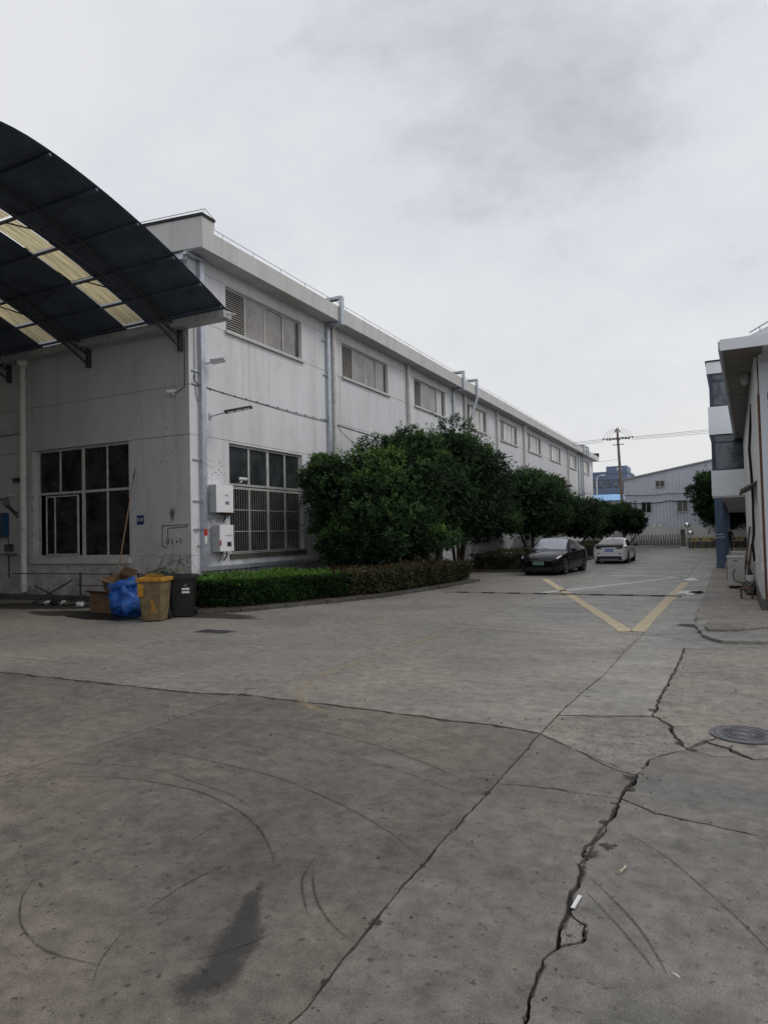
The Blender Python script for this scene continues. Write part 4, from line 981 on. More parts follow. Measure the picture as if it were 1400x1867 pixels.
def floodlight(y, z, arm, head, label, mat='frame_grey', tilt=.3, wdt=.34):
    t = thing('wall_lamp', (WX, y, z), label, 'lamp', 'wall lamps on the factory')
    bx('base_plate', 'frame_grey', t, WX, WX + .02, y - .06, y + .06, z - .1, z + .1)
    a = Vector((WX + .02, y, z)); b = a + Vector((arm, arm * .35, arm * .22))
    MB().tube([a, b], .022, 8).build('arm', 'galvanised', t)
    d = Vector((.8, .45, .18)).normalized(); e_ = b + d * head; s = Vector((-.45, .8, 0)).normalized() * wdt / 2
    up = d.cross(s).normalized() * .05
    if up.z < 0: up = -up
    MB().hexa([b - s - up * .4, b + s - up * .4, e_ + s - up * .4, e_ - s - up * .4], [b - s + up, b + s + up, e_ + s * .92 + up * .6, e_ - s * .92 + up * .6]).build('lamp_head', mat, t)
    for k in range(3):
        u0, u1 = .1 + k * .29, .34 + k * .29
        MB().hexa([b + d * head * u0 - s * .8 - up * .52, b + d * head * u1 - s * .8 - up * .52, b + d * head * u1 + s * .8 - up * .52, b + d * head * u0 + s * .8 - up * .52],
                  [b + d * head * u0 - s * .8 - up * .41, b + d * head * u1 - s * .8 - up * .41, b + d * head * u1 + s * .8 - up * .41, b + d * head * u0 + s * .8 - up * .41]).build('led_panel', 'lamp_clear', t)
floodlight(16.05, 7.30, .22, .42, 'small grey floodlight high on the factory wall near the corner', 'inverter_grey', wdt=.42)
floodlight(16.3, 5.72, .45, .85, 'long black street lamp head on an arm below the floodlight', 'dark_steel', wdt=.32)
floodlight(45.7, 6.9, .5, .9, 'distant lamp on an arm sticking out above the trees', 'dark_steel', wdt=.3)
def cctv(p, d, label):
    p, d = Vector(p), Vector(d).normalized()
    t = thing('security_camera', tuple(p), label, 'camera', 'security cameras on the factory')
    MB().tube([p, p + Vector((0, 0, .09)) + d * .05], .02, 8).lathe([(.05, 0), (.05, .02)], tuple(p), n=12).build('bracket', 'white_plain', t)
    o = p + Vector((0, 0, .12)) + d * .05
    MB().tube([o - d * .1, o + d * .16], .05, 12).build('housing', 'white_plain', t)
    MB().tube([o + d * .161, o + d * .17], .04, 12).build('lens', 'glass_black', t)
cctv((-14.52, GY - .12, 6.28), (-.9, -.5, -.15), 'white bullet camera on the gable wall near the corner')
cctv((WX + .25, 17.45, 3.72), (.7, .8, -.1), 'small white camera on the wall above the upper inverter')
t = thing('number_plate_sign', (-16.05, GY, 2.56), 'small dark blue number plate on the gable wall by the window', 'sign')
bx('plate', 'sign_blue', t, -16.19, -15.91, GY - .02, GY, 2.42, 2.70); text('lettering', 'E18', .15, 'white_plain', t, facing_ny(Vector((-16.05, GY - .022, 2.56))))
t = thing('meter_box', (-22.8, GY, 2.1), 'dark blue electric box on the gable wall left of the drainpipe', 'box')
bx('housing', 'box_blue', t, -23.6, -22.32, GY - .22, GY - .002, 2.15, 3.0, bevel=.05); bx('door_label', 'bump_yellow', t, -23.1, -22.8, GY - .225, GY - .221, 2.4, 2.7)
t = thing('wall_shelf', (-22.2, GY, 1.5), 'small rusty shelf bracket with cables below the blue box', 'bracket')
bx('shelf', 'dark_steel', t, -22.5, -21.9, GY - .22, GY - .002, 1.52, 1.56); bx('fitting', 'dark_steel', t, -22.4, -22.1, GY - .15, GY - .003, 1.65, 1.9)
MB().tube([(-22.3, GY - .04, 1.9), (-22.35, GY - .04, 2.2)], .012, 5).build('cable', 'cable_black', t); MB().tube([(-22.32, GY - .04, 1.52), (-22.3, GY - .04, .7)], .02, 5).build('cable', 'cable_black', t)
t = thing('cable_spur', (-22.2, GY, 3.5), 'tangle of old cables and a white tube above the blue box', 'cables')
MB().tube([(-23.2, GY - .1, 3.5), (-21.9, GY - .1, 3.62)], .03, 6).build('white_tube', 'white_plain', t)
for k in range(4): MB().tube([(-22.8 + k * .15, GY - .06, 3.6), (-22.5 + k * .1, GY - .1, 3.3), (-22.2 + k * .12, GY - .05, 3.1 - .1 * k), (-21.8, GY - .05, 3.0)], .013, 5).build('cable', 'cable_black', t)
bx('fitting', 'dark_steel', t, -21.95, -21.75, GY - .15, GY - .003, 4.05, 4.2)
t = thing('junction_box', (WX, 22.35, 1.8), 'pale grey junction box on the wall half hidden by the tree', 'box')
bx('housing', 'frame_grey', t, WX + .01, WX + .25, 22.1, 22.75, 1.6, 3.3); bx('door', 'white_plain', t, WX + .251, WX + .262, 22.14, 22.71, 1.64, 3.26)
t = thing('wall_cabinet', (WX, 35, 1.0), 'white electric cabinet on the wall seen under the tree', 'cabinet')
bx('housing', 'white_plain', t, WX + .01, WX + .4, 34.3, 35.6, 1.3, 2.8); bx('door', 'inverter_white', t, WX + .401, WX + .41, 34.35, 34.93, 1.35, 2.75); bx('door', 'inverter_white', t, WX + .401, WX + .41, 34.97, 35.55, 1.35, 2.75); bx('cable_duct', 'dark_steel', t, WX + .01, WX + .2, 34.7, 35.2, .3, 1.29)

def wheelie_bin(x, y, rot, body, rim, label, stripe):
    t = thing('wheelie_bin', (0, 0, 0), label, 'bin')
    def ring(w, d, z, b=.05): return [(w / 2 - b, -d / 2, z), (w / 2, -d / 2 + b, z), (w / 2, d / 2 - b, z), (w / 2 - b, d / 2, z), (-w / 2 + b, d / 2, z), (-w / 2, d / 2 - b, z), (-w / 2, -d / 2 + b, z), (-w / 2 + b, -d / 2, z)]
    rings = [ring(.50, .50, .03), ring(.53, .54, .3), ring(.61, .66, .94), ring(.62, .67, .96), ring(.56, .61, .965), ring(.50, .52, .5)]
    n = 8; mb = MB(); vs = [p for r_ in rings for p in r_]
    fs = [(i * n + k, i * n + (k + 1) % n, (i + 1) * n + (k + 1) % n, (i + 1) * n + k) for i in range(5) for k in range(n)] + [tuple(range(n))[::-1], tuple(range(5 * n, 6 * n))]
    mb.add(vs, fs).build('body', body, t)
    r1, r2 = ring(.70, .76, .955), ring(.70, .76, 1.03); r3, r4 = ring(.60, .64, 1.045), ring(.60, .64, .955)
    MB().add(r1 + r2 + r3 + r4, [(i * n + k, i * n + (k + 1) % n, ((i + 1) % 4) * n + (k + 1) % n, ((i + 1) % 4) * n + k) for i in range(4) for k in range(n)]).build('rim', rim, t)
    for s in (-1, 1):
        w_ = MB().lathe([(.04, s * .26), (.1, s * .26), (.1, s * .31), (.04, s * .31)], (0, .25, .1), 'x', 16); w_.build('wheel', 'tyre', t)
    MB().tube([(-.30, .44, .98), (.30, .44, .98)], .02, 8).box(-.30, -.25, .36, .44, .96, 1.0).box(.25, .30, .36, .44, .96, 1.0).build('handle', body, t)
    if stripe == 'white':
        for z in (.60, .68): bx('label_strip', 'white_plain', t, .02, .20, -.318 - .10 * (z - .6), -.25, z, z + .05)
        text('lettering', 'U', .09, 'text_grey', t, facing_ny(Vector((.11, -.325, .80))))
    if stripe == 'yellow':
        for k in range(4): bx('painted_mark', 'bin_yellow', t, .0, .12 - .02 * k, -.276 - .016 * k, -.2, .22 + .08 * k, .285 + .08 * k)
        bx('painted_corner', 'bin_yellow', t, -.300, -.16, -.325, -.2, .60, .95)
        bx('lid_lip', 'bin_yellow', t, -.33, .05, .32, .36, 1.046, 1.09)
    t.location = (x, y, 0); t.rotation_euler = (0, 0, rot)
    return t
wheelie_bin(-12.18, 12.1, R(26), 'bin_yellow_dirty', 'bin_yellow', 'dirty yellow wheeled rubbish bin beside the blue bag', 'yellow')
wheelie_bin(-12.08, 12.95, R(34), 'black_plastic', 'black_plastic', 'black wheeled rubbish bin between the yellow bin and the hedge', 'white')
def lumpy(c, r, seed, amp=.2, n=22, m=14, sq=1.0):
    mb = MB(); vs = []
    for j in range(m + 1):
        ph = math.pi * j / m
        for i in range(n):
            t = 2 * math.pi * i / n; d = Vector((math.sin(ph) * math.cos(t), math.sin(ph) * math.sin(t), math.cos(ph)))
            k = 1 + amp * noise.noise(d * 2.1 + Vector((seed, 0, 0))) + amp * .7 * (noise.noise(d * 5.3 + Vector((0, seed, 0))) if amp < .44 else .35 - abs(noise.noise(d * 6.5 + Vector((0, seed, 0)))) * 1.5)
            vs.append((c[0] + d.x * r[0] * k, c[1] + d.y * r[1] * k, max(.01, c[2] + d.z * r[2] * k)))
    return mb.add(vs, [(j * n + i, (j + 1) * n + i, (j + 1) * n + (i + 1) % n, j * n + (i + 1) % n) for j in range(m) for i in range(n)])
t = thing('rubbish_bag', (-13.2, 12.55, 0), 'bulging blue plastic rubbish bag beside the yellow bin', 'bag')
lumpy((-13.42, 12.5, .42), (.48, .43, .46), 2, .45, 40, 26).build('body', 'bag_blue', t, smooth=True)
mb = MB()
for k in range(16):
    pass
ringp = [(-13.5 + .38 * math.cos(a) + .03 * math.sin(5 * a), 12.42 + .26 * math.sin(a), .80 + .07 * math.cos(a) + .03 * math.sin(4 * a)) for a in np.linspace(0, 2 * math.pi, 25)]
MB().tube(ringp, .10, 10, False).build('rolled_rim', 'bag_blue', t, smooth=True)
lumpy((-13.4, 12.40, .82), (.26, .12, .07), 5, .3, 12, 8).build('pink_content', 'bag_pink', t, smooth=True)
def carton(c, s, rot, tilt, label, open_=True):
    t = thing('cardboard_box', (0, 0, 0), label, 'box'); x, y, z = s
    mb = MB().box(-x, x, -y, -y + .008, 0, z).box(-x, x, y - .008, y, 0, z).box(-x, -x + .008, -y + .0081, y - .0081, 0, z).box(x - .008, x, -y + .0081, y - .0081, 0, z).box(-x + .009, x - .009, -y + .009, y - .009, 0, .01)
    mb.build('box_body', 'cardboard', t)
    if open_:
        MB().hexa([(-x, -y, z + .001), (x, -y, z + .001), (x, -y - y * .8, z + .1), (-x, -y - y * .8, z + .1)], [(-x, -y, z + .008), (x, -y, z + .008), (x, -y - y * .8, z + .107), (-x, -y - y * .8, z + .107)]).build('flap', 'cardboard', t)
        MB().hexa([(-x, y, z + .001), (x, y, z + .001), (x, y + y * .7, z + .14), (-x, y + y * .7, z + .14)], [(-x, y, z + .008), (x, y, z + .008), (x, y + y * .7, z + .147), (-x, y + y * .7, z + .147)]).build('flap', 'cardboard', t)
    t.location = c; t.rotation_euler = (tilt[0], tilt[1], rot)
carton((-14.75, 12.95, .03), (.34, .28, .5), .2, (0, .05), 'crumpled brown carton on the ground left of the blue bag')
carton((-14.9, 13.5, .6), (.4, .26, .32), -.3, (.25, .15), 'brown carton lying open on top of the rubbish pile')
carton((-14.2, 14.4, .5), (.35, .25, .6), .5, (.1, -.3), 'brown carton leaning by the wall behind the bags', False)
t = thing('rag_pile', (-13.4, 13.3, 0), 'heap of grey green rags behind the blue bag', 'rags')
for k, (dx, dy, z, rx) in enumerate(((0, 0, .85, .45), (.45, .1, .98, .4), (-.4, .2, .7, .4), (.1, .2, .4, .6))): lumpy((-13.4 + dx, 13.35 + dy, z), (rx, .35, .2 if k < 3 else .45), k + 11, .5, 18, 10).build('rag', 'rag', t)
t = thing('floor_mat', (-13.6, 12.0, 0), 'black rubber mat lying on the ground before the bag', 'mat'); MB().poly([(-15.2, 12.0), (-14.2, 11.75), (-12.95, 11.75), (-12.7, 12.1), (-13.4, 12.45), (-14.8, 12.5)], .008, .03).build('sheet', 'black_plastic', t)
a, b = PY(244, 868, 15.1), PY(214, 1052, 14.7); b2 = a + (b - a) * 1.25; b2.z = max(b2.z, .05)
t = thing('broom', tuple(b2), 'broom with a long wooden handle leaning on the gable window', 'broom'); MB().tube([b2, a], .018, 7).build('handle', 'wood_pole', t); MB().tube([a - (a - b2) * .02, a + (a - b2).normalized() * .25], [.03, .012], 6).build('broom_tip', 'rag', t); MB().tube([b2 + Vector((0, 0, .16)), b2], [.03, .15], 8).build('brush', 'rag', t)
t = thing('scrap_rack', (-16, 14.3, 0), 'low rusty rack of thin bars against the gable wall', 'rack')
for x in (-17.3, -16.0, -14.9): MB().beam((x, 14.2, .03), (x, 14.2, 1.0), .05, .05).build('post', 'dark_steel', t)
for z in (.95, .6): MB().beam((-20.5 if z > .9 else -17.5, 14.24, z), (-14.7, 14.24, z), .03, .03).build('rail', 'rusty', t)
t = thing('scrap_sticks', (-18.6, 13.9, 0), 'thin dark sticks and scraps lying on the ground by the drainpipe', 'scrap')
for a, b in (((-19.2, 14.0, .04), (-17.9, 14.4, .75)), ((-19.6, 14.3, .05), (-17.4, 14.2, .15)), ((-19.8, 14.5, .55), (-18.0, 14.3, .05))): MB().tube([a, b], .025, 6).build('stick', 'dark_steel', t)
for k in range(7): lumpy((-19 + k * .33, 14.1 + .2 * math.sin(k * 3), .06), (.13, .1, .07), k + 30, .6, 8, 6).build('scrap', random.choice(['white_plain', 'rag', 'black_plastic']), t)
bx('footing', 'kerb_stone', fac, -30, -14.1, GY - .35, GY - .003, 0, .16)

# ------------------------------------------------------------------ planting beds: kerbs, soil, hedges, trees
def lerp_poly(pts, step):
    out = []; 
    for a, b in zip(pts, pts[1:]):
        a, b = Vector(a), Vector(b); n = max(1, int((b - a).length / step))
        for k in range(n): out.append(a.lerp(b, k / n))
    return out + [Vector(pts[-1])]
bed1 = [(-13.35, 13.15), (-12.25, 13.35), (-11.2, 14.1), (-10.1, 16.5), (-9.25, 18.5), (-8.75, 21.7), (-8.42, 25.3)]
bed2 = [(-10.9, 30.9), (-8.0, 30.95), (-7.7, 31.5), (-7.5, 36.5), (-7.35, 42.0), (-7.2, 50.0), (-7.1, 62.0)]
def bed(name, line, far, near):
    pts = [*line, far, near]
    b_ = MB().poly([(p[0], p[1]) for p in pts], -.05, .10).build(name, 'earth'); tag(b_, kind='structure')
    pl = lerp_poly([Vector(p) for p in line], .9)
    for i, (a, b) in enumerate(zip(pl, pl[1:])):
        d = (b - a).normalized(); nr = Vector((-d.y, d.x)); jz = random.uniform(-.035, .012); jo = random.uniform(-.025, .02)
        a2, b2 = a + d * .008, b - d * .008
        lo = [(*(a2 - nr * (.07 + jo)), -.03), (*(b2 - nr * (.07 + jo)), -.03), (*(b2 + nr * .07), -.03), (*(a2 + nr * .07), -.03)]
        hi = [(x, y, .10 + jz) for x, y, z in lo]
        MB().hexa(lo, hi).build('kerb_stone', 'kerb_stone', b_, bevel=.012)
    return b_
bed('planting_bed', bed1, (WX + .02, 25.3), (WX + .02, 14.8)); bed('planting_bed', bed2, (WX + .02, 62), (WX + .02, 30.9))
LEAF = np.array([(0, 0, 0), (.42, .5, .05), (1, 0, -.06), (.42, -.5, .05)])
def leaves(name, mat, parent, C, AX, L, per, tone, wid=.30, spread=(.5, 1.25), offs=0.0):
    """rosettes of pointed leaves at points C around axes AX; L leaf length, tone per rosette"""
    n = len(C); N = n * per
    ax = AX / np.linalg.norm(AX, axis=1, keepdims=True)
    h = np.where(np.abs(ax[:, 2:3]) < .9, np.array([[0, 0, 1.0]]), np.array([[1.0, 0, 0]]))
    u = np.cross(ax, h); u /= np.linalg.norm(u, axis=1, keepdims=True); v = np.cross(ax, u)
    A, U, V, P = (np.repeat(k, per, 0) for k in (ax, u, v, C))
    th = rng.uniform(0, 2 * np.pi, N)[:, None]; sp = rng.uniform(*spread, N)[:, None]
    rad = U * np.cos(th) + V * np.sin(th)
    d = A * np.cos(sp) + rad * np.sin(sp)
    w = np.cross(d, A); w /= np.linalg.norm(w, axis=1, keepdims=True) + 1e-9
    roll = rng.normal(0, .5, N)[:, None]; nn = np.cross(w, d); w = w * np.cos(roll) + nn * np.sin(roll); nn = np.cross(w, d)
    l = (np.repeat(L, per) if np.ndim(L) else np.full(N, L)) * rng.uniform(.65, 1.2, N)
    l = l[:, None]; P = P + A * (rng.uniform(-offs, offs, N)[:, None])
    vs = np.stack([P + d * l * k[0] + w * l * wid * k[1] + nn * l * k[2] * -1 for k in LEAF], 1).reshape(-1, 3)
    o = np.array(ORIG.get(parent.name, (0, 0, 0))) if parent else np.zeros(3)
    me = bpy.data.meshes.new(name)
    me.vertices.add(N * 4); me.vertices.foreach_set('co', (vs - o).astype(np.float32).ravel())
    me.loops.add(N * 4); me.loops.foreach_set('vertex_index', np.arange(N * 4, dtype=np.int32))
    me.polygons.add(N); me.polygons.foreach_set('loop_start', np.arange(0, N * 4, 4, dtype=np.int32)); me.polygons.foreach_set('loop_total', np.full(N, 4, dtype=np.int32))
    at = me.attributes.new('tone', 'FLOAT', 'POINT')
    tn = np.clip(np.repeat(tone, per) + rng.normal(0, .10, N), 0, 1); at.data.foreach_set('value', np.repeat(tn, 4).astype(np.float32))
    me.update(); me.materials.append(M[mat])
    ob = bpy.data.objects.new(name, me); col.objects.link(ob); ob.parent = parent
    return ob
def crown_points(blobs, n, inner=.25, boost=1.0):
    B = np.array(blobs); r3 = B[:, 3:6]; wgt = (r3[:, 0] * r3[:, 2]) ** boost; wgt = wgt / wgt.sum()
    idx = rng.choice(len(B), n * 3, p=wgt)
    d = rng.normal(size=(n * 3, 3)); d /= np.linalg.norm(d, axis=1, keepdims=True)
    k = np.where(rng.random(n * 3) < inner, rng.uniform(.55, .85, n * 3), rng.uniform(.86, 1.04, n * 3))
    lump = np.array([noise.noise(Vector(dd) * 2.6 + Vector((i, i * .7, 0))) for dd, i in zip(d, idx)])
    k = k * (1 + .3 * lump) * np.where(rng.random(len(k)) < .06, rng.uniform(1.05, 1.3, len(k)), 1)
    p = B[idx, :3] + d * r3[idx] * k[:, None]
    deep = np.full(len(p), 9.0)
    for i in range(len(B)):
        dist = np.linalg.norm((p - B[i, :3]) / r3[i], axis=1); deep = np.minimum(deep, np.where(idx == i, 9, dist))
    ok = (deep > .60)
    p, d, k = p[ok][:n], d[ok][:n], k[ok][:n]
    return p, d, k
def tree(name, label, base, blobs, n, L, stems, group='evergreen trees along the factory', per=9, young=.35, mat='leaf_tree'):
    t = thing(name, base, label, 'tree', group)
    blobs = [(base[0] + b[0], base[1] + b[1], b[2], b[3], b[4], b[5]) for b in blobs]
    sub_ = []
    for b in blobs:
        for _ in range(13):
            dv = Vector(rng.normal(size=3)); dv.normalize()
            if dv.z < -.5: dv.z *= -.6
            r_ = random.uniform(.20, .44); o_ = random.uniform(.78, 1.06); sub_.append((b[0] + dv.x * b[3] * o_, b[1] + dv.y * b[4] * o_, b[2] + dv.z * b[5] * o_, b[3] * r_, b[3] * r_ * 1.05, b[5] * r_ * .8))
    p, d, k = crown_points(blobs + sub_, n, .2, .62)
    keep = p[:, 2] > .25; p, d, k = p[keep], d[keep], k[keep]
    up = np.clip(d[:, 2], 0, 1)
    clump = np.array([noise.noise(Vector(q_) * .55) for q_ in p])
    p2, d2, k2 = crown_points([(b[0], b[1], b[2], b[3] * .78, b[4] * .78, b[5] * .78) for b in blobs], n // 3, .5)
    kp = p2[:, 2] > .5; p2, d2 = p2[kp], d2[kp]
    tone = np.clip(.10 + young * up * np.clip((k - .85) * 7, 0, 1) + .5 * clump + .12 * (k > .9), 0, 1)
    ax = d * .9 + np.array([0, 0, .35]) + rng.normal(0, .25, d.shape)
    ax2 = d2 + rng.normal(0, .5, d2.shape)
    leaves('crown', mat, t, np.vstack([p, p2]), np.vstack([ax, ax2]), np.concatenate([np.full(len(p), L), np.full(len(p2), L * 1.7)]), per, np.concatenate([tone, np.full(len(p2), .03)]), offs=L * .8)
    mb = MB()
    for j in range(stems):
        a = 2 * math.pi * j / stems + .4; b = random.choice(blobs)
        tip = Vector((b[0], b[1], b[2])) + Vector((math.cos(a), math.sin(a), .2)) * b[3] * .4
        r0 = .09 if stems > 1 else .13; o = Vector(base) + Vector((math.cos(a) * .12, math.sin(a) * .12, -.05)) * (1 if stems > 1 else .1)
        mid = o.lerp(tip, .5) + Vector((math.cos(a) * .25, math.sin(a) * .25, -.1))
        trunk = [o, o.lerp(mid, .5) + Vector((0, 0, .1)), mid, mid.lerp(tip, .5) + Vector((0, 0, .15)), tip]
        mb2 = MB().tube(trunk, [r0, r0 * .8, r0 * .65, r0 * .45, r0 * .2], 8)
        for s in range(4):
            a2 = a + random.uniform(-1.2, 1.2); s0 = mid.lerp(tip, s / 4); mb2.tube([s0, s0 + Vector((math.cos(a2) * .5, math.sin(a2) * .5, .3)), s0 + Vector((math.cos(a2) * 1.1, math.sin(a2) * 1.1, .8))], [r0 * .4, r0 * .25, r0 * .1], 6)
        mb2.build('trunk', 'bark', t, smooth=True)
    return t
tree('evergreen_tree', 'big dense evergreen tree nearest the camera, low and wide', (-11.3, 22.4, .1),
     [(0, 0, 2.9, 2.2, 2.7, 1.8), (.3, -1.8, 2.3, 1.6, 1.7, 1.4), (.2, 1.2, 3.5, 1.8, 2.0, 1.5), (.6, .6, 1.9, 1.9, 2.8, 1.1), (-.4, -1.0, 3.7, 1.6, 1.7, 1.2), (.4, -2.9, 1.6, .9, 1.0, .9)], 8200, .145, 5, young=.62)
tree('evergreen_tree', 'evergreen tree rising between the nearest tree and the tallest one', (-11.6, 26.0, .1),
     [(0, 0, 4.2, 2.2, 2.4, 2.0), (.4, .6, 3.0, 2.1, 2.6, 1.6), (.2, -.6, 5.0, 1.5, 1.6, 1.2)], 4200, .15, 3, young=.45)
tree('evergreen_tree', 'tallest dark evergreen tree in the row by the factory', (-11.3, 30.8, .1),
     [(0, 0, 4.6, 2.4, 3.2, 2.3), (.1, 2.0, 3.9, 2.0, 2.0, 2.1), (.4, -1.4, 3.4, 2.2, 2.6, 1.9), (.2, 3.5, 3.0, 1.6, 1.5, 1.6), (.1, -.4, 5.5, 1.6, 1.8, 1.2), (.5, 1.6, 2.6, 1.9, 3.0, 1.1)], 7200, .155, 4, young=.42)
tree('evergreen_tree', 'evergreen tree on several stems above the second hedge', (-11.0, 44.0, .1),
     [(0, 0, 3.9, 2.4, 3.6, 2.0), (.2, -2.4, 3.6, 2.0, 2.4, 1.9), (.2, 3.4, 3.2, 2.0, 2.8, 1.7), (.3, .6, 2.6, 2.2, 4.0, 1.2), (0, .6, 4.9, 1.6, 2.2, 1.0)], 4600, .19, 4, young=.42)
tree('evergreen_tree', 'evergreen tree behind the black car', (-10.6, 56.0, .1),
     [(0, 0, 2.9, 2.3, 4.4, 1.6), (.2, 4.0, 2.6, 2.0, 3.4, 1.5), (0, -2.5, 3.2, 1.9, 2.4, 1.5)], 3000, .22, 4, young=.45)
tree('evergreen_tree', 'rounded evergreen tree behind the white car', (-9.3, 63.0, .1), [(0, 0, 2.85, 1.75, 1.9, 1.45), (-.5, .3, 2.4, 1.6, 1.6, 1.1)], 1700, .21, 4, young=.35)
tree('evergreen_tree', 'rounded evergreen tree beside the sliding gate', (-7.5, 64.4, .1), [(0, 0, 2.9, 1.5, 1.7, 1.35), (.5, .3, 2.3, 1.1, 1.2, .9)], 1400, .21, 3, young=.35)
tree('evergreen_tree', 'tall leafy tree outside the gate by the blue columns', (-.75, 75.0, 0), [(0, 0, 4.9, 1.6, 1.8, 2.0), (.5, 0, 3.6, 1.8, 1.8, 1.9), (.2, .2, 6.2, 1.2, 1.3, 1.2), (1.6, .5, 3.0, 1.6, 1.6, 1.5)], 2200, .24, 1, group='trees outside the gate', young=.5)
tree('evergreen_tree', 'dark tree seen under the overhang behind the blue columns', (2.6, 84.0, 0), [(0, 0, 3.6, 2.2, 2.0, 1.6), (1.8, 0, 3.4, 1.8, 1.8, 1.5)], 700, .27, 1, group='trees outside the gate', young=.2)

def hedge(name, label, quadf, n_top, n_side, L, mat, tone_top, tone_side, height, lo=.16, per=6):
    """quadf(u, v) -> x, y of the clipped hedge; u along, v across (1 = street side)"""
    o = quadf(.5, .5); t = thing(name, (o[0], o[1], .1), label, 'hedge')
    C, A, T = [], [], []
    for _ in range(n_top):
        u, v = random.random(), random.random(); x, y = quadf(u, v)
        z = height + .09 * noise.noise(Vector((x * 1.1, y * 1.1, 0))) + .05 * noise.noise(Vector((x * 4.5, y * 4.5, 2))) + (.13 * random.random() if random.random() < .10 else 0) - .10 * max(0, max(abs(v - .5), abs(u - .5)) * 2 - .85) * 8 + random.gauss(0, .015)
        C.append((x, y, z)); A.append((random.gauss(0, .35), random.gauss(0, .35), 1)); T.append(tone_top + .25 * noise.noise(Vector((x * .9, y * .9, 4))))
    for _ in range(n_side):
        e_ = random.random(); z = lo + (height - lo) * random.random() ** .8
        if e_ < .80: u, v = random.random(), 1 + random.gauss(0, .012); nx = 1
        elif e_ < .92: u, v = 0, random.random(); nx = 0
        else: u, v = 1, random.random(); nx = 2
        x, y = quadf(u, v); x2, y2 = quadf(u, v - .05); x3, y3 = quadf(min(1, u + .02), v); x4, y4 = quadf(max(0, u - .02), v)
        dirv = np.array([x - x2, y - y2, 0]) if nx == 1 else np.array([x3 - x4, y3 - y4, 0]) * (-1 if nx == 0 else 1)
        dirv = dirv / (np.linalg.norm(dirv) + 1e-9)
        k = .14 * noise.noise(Vector((x * 1.6, y * 1.6, z * 2.0))) + .07 * noise.noise(Vector((x * 6, y * 6, z * 6))) + random.gauss(0, .025) - .10 * max(0, (.35 - z))
        C.append((x + dirv[0] * k, y + dirv[1] * k, z)); A.append(tuple(dirv + np.array([0, 0, .45]) + rng.normal(0, .3, 3)))
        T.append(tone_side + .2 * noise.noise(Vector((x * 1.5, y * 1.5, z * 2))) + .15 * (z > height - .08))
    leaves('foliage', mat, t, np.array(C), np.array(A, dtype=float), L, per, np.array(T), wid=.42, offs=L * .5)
    core = [quadf(u, v) for u, v in [(i / 10, .08) for i in range(11)] + [(i / 10, .88) for i in range(10, -1, -1)]]
    MB().poly(core[::-1], .1, height - .16).build('twig_core', 'earth', t)
    return t
def q_line(line, back, u, v):
    pl = line; seg = [((Vector(b) - Vector(a)).length) for a, b in zip(pl, pl[1:])]; tot = sum(seg); s = u * tot
    for (a, b), l in zip(zip(pl, pl[1:]), seg):
        if s <= l or (a, b) == (pl[-2], pl[-1]): p = Vector(a).lerp(Vector(b), min(1, s / l)); break
        s -= l
    bk = Vector(back[0]).lerp(Vector(back[1]), u); r_ = bk.lerp(p, v); return (r_.x, r_.y)
hg = [(-12.45, 13.75), (-11.45, 14.45), (-10.55, 16.4), (-10.0, 17.6)]
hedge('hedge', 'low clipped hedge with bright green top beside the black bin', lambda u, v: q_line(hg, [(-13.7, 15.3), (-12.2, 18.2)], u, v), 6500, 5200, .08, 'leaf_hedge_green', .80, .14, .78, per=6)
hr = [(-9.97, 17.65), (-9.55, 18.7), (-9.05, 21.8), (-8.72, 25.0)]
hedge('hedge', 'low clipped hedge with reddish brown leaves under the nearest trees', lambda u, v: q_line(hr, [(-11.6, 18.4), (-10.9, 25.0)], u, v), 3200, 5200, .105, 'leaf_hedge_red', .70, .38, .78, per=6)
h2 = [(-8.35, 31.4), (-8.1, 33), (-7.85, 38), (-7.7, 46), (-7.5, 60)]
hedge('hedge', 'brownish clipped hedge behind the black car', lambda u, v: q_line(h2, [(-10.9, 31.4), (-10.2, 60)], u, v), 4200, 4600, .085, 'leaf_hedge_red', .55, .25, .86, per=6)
lc = []
for _ in range(420):
    i_ = random.randrange(len(bed1) - 1); a_, b_ = Vector(bed1[i_]), Vector(bed1[i_ + 1]); p_ = a_.lerp(b_, random.random()); n_ = Vector((b_.y - a_.y, a_.x - b_.x)).normalized() * random.choice((random.uniform(.06, .3), random.uniform(-.5, -.08)))
    p_ += n_; lc.append((p_.x, p_.y, .014 if n_.dot(Vector((1, -.3))) > 0 else .115))
lit = leaves('leaf_litter', 'leaf_hedge_red', None, np.array(lc), np.tile(np.array([[.02, .01, 1.0]]), (len(lc), 1)), .07, 1, np.full(len(lc), .8), wid=.5, spread=(1.35, 1.55))
tag(lit, 'dry fallen leaves scattered along the kerb under the hedge', 'leaf litter', kind='stuff')
MB_ = [(-8.9, 25.36), (-8.3, 27.5), (-8.6, 30.7), (-13.9, 30.7), (-13.9, 25.36)]
tag(flat(MB_, .004).build('path', 'concrete_light'), kind='structure')
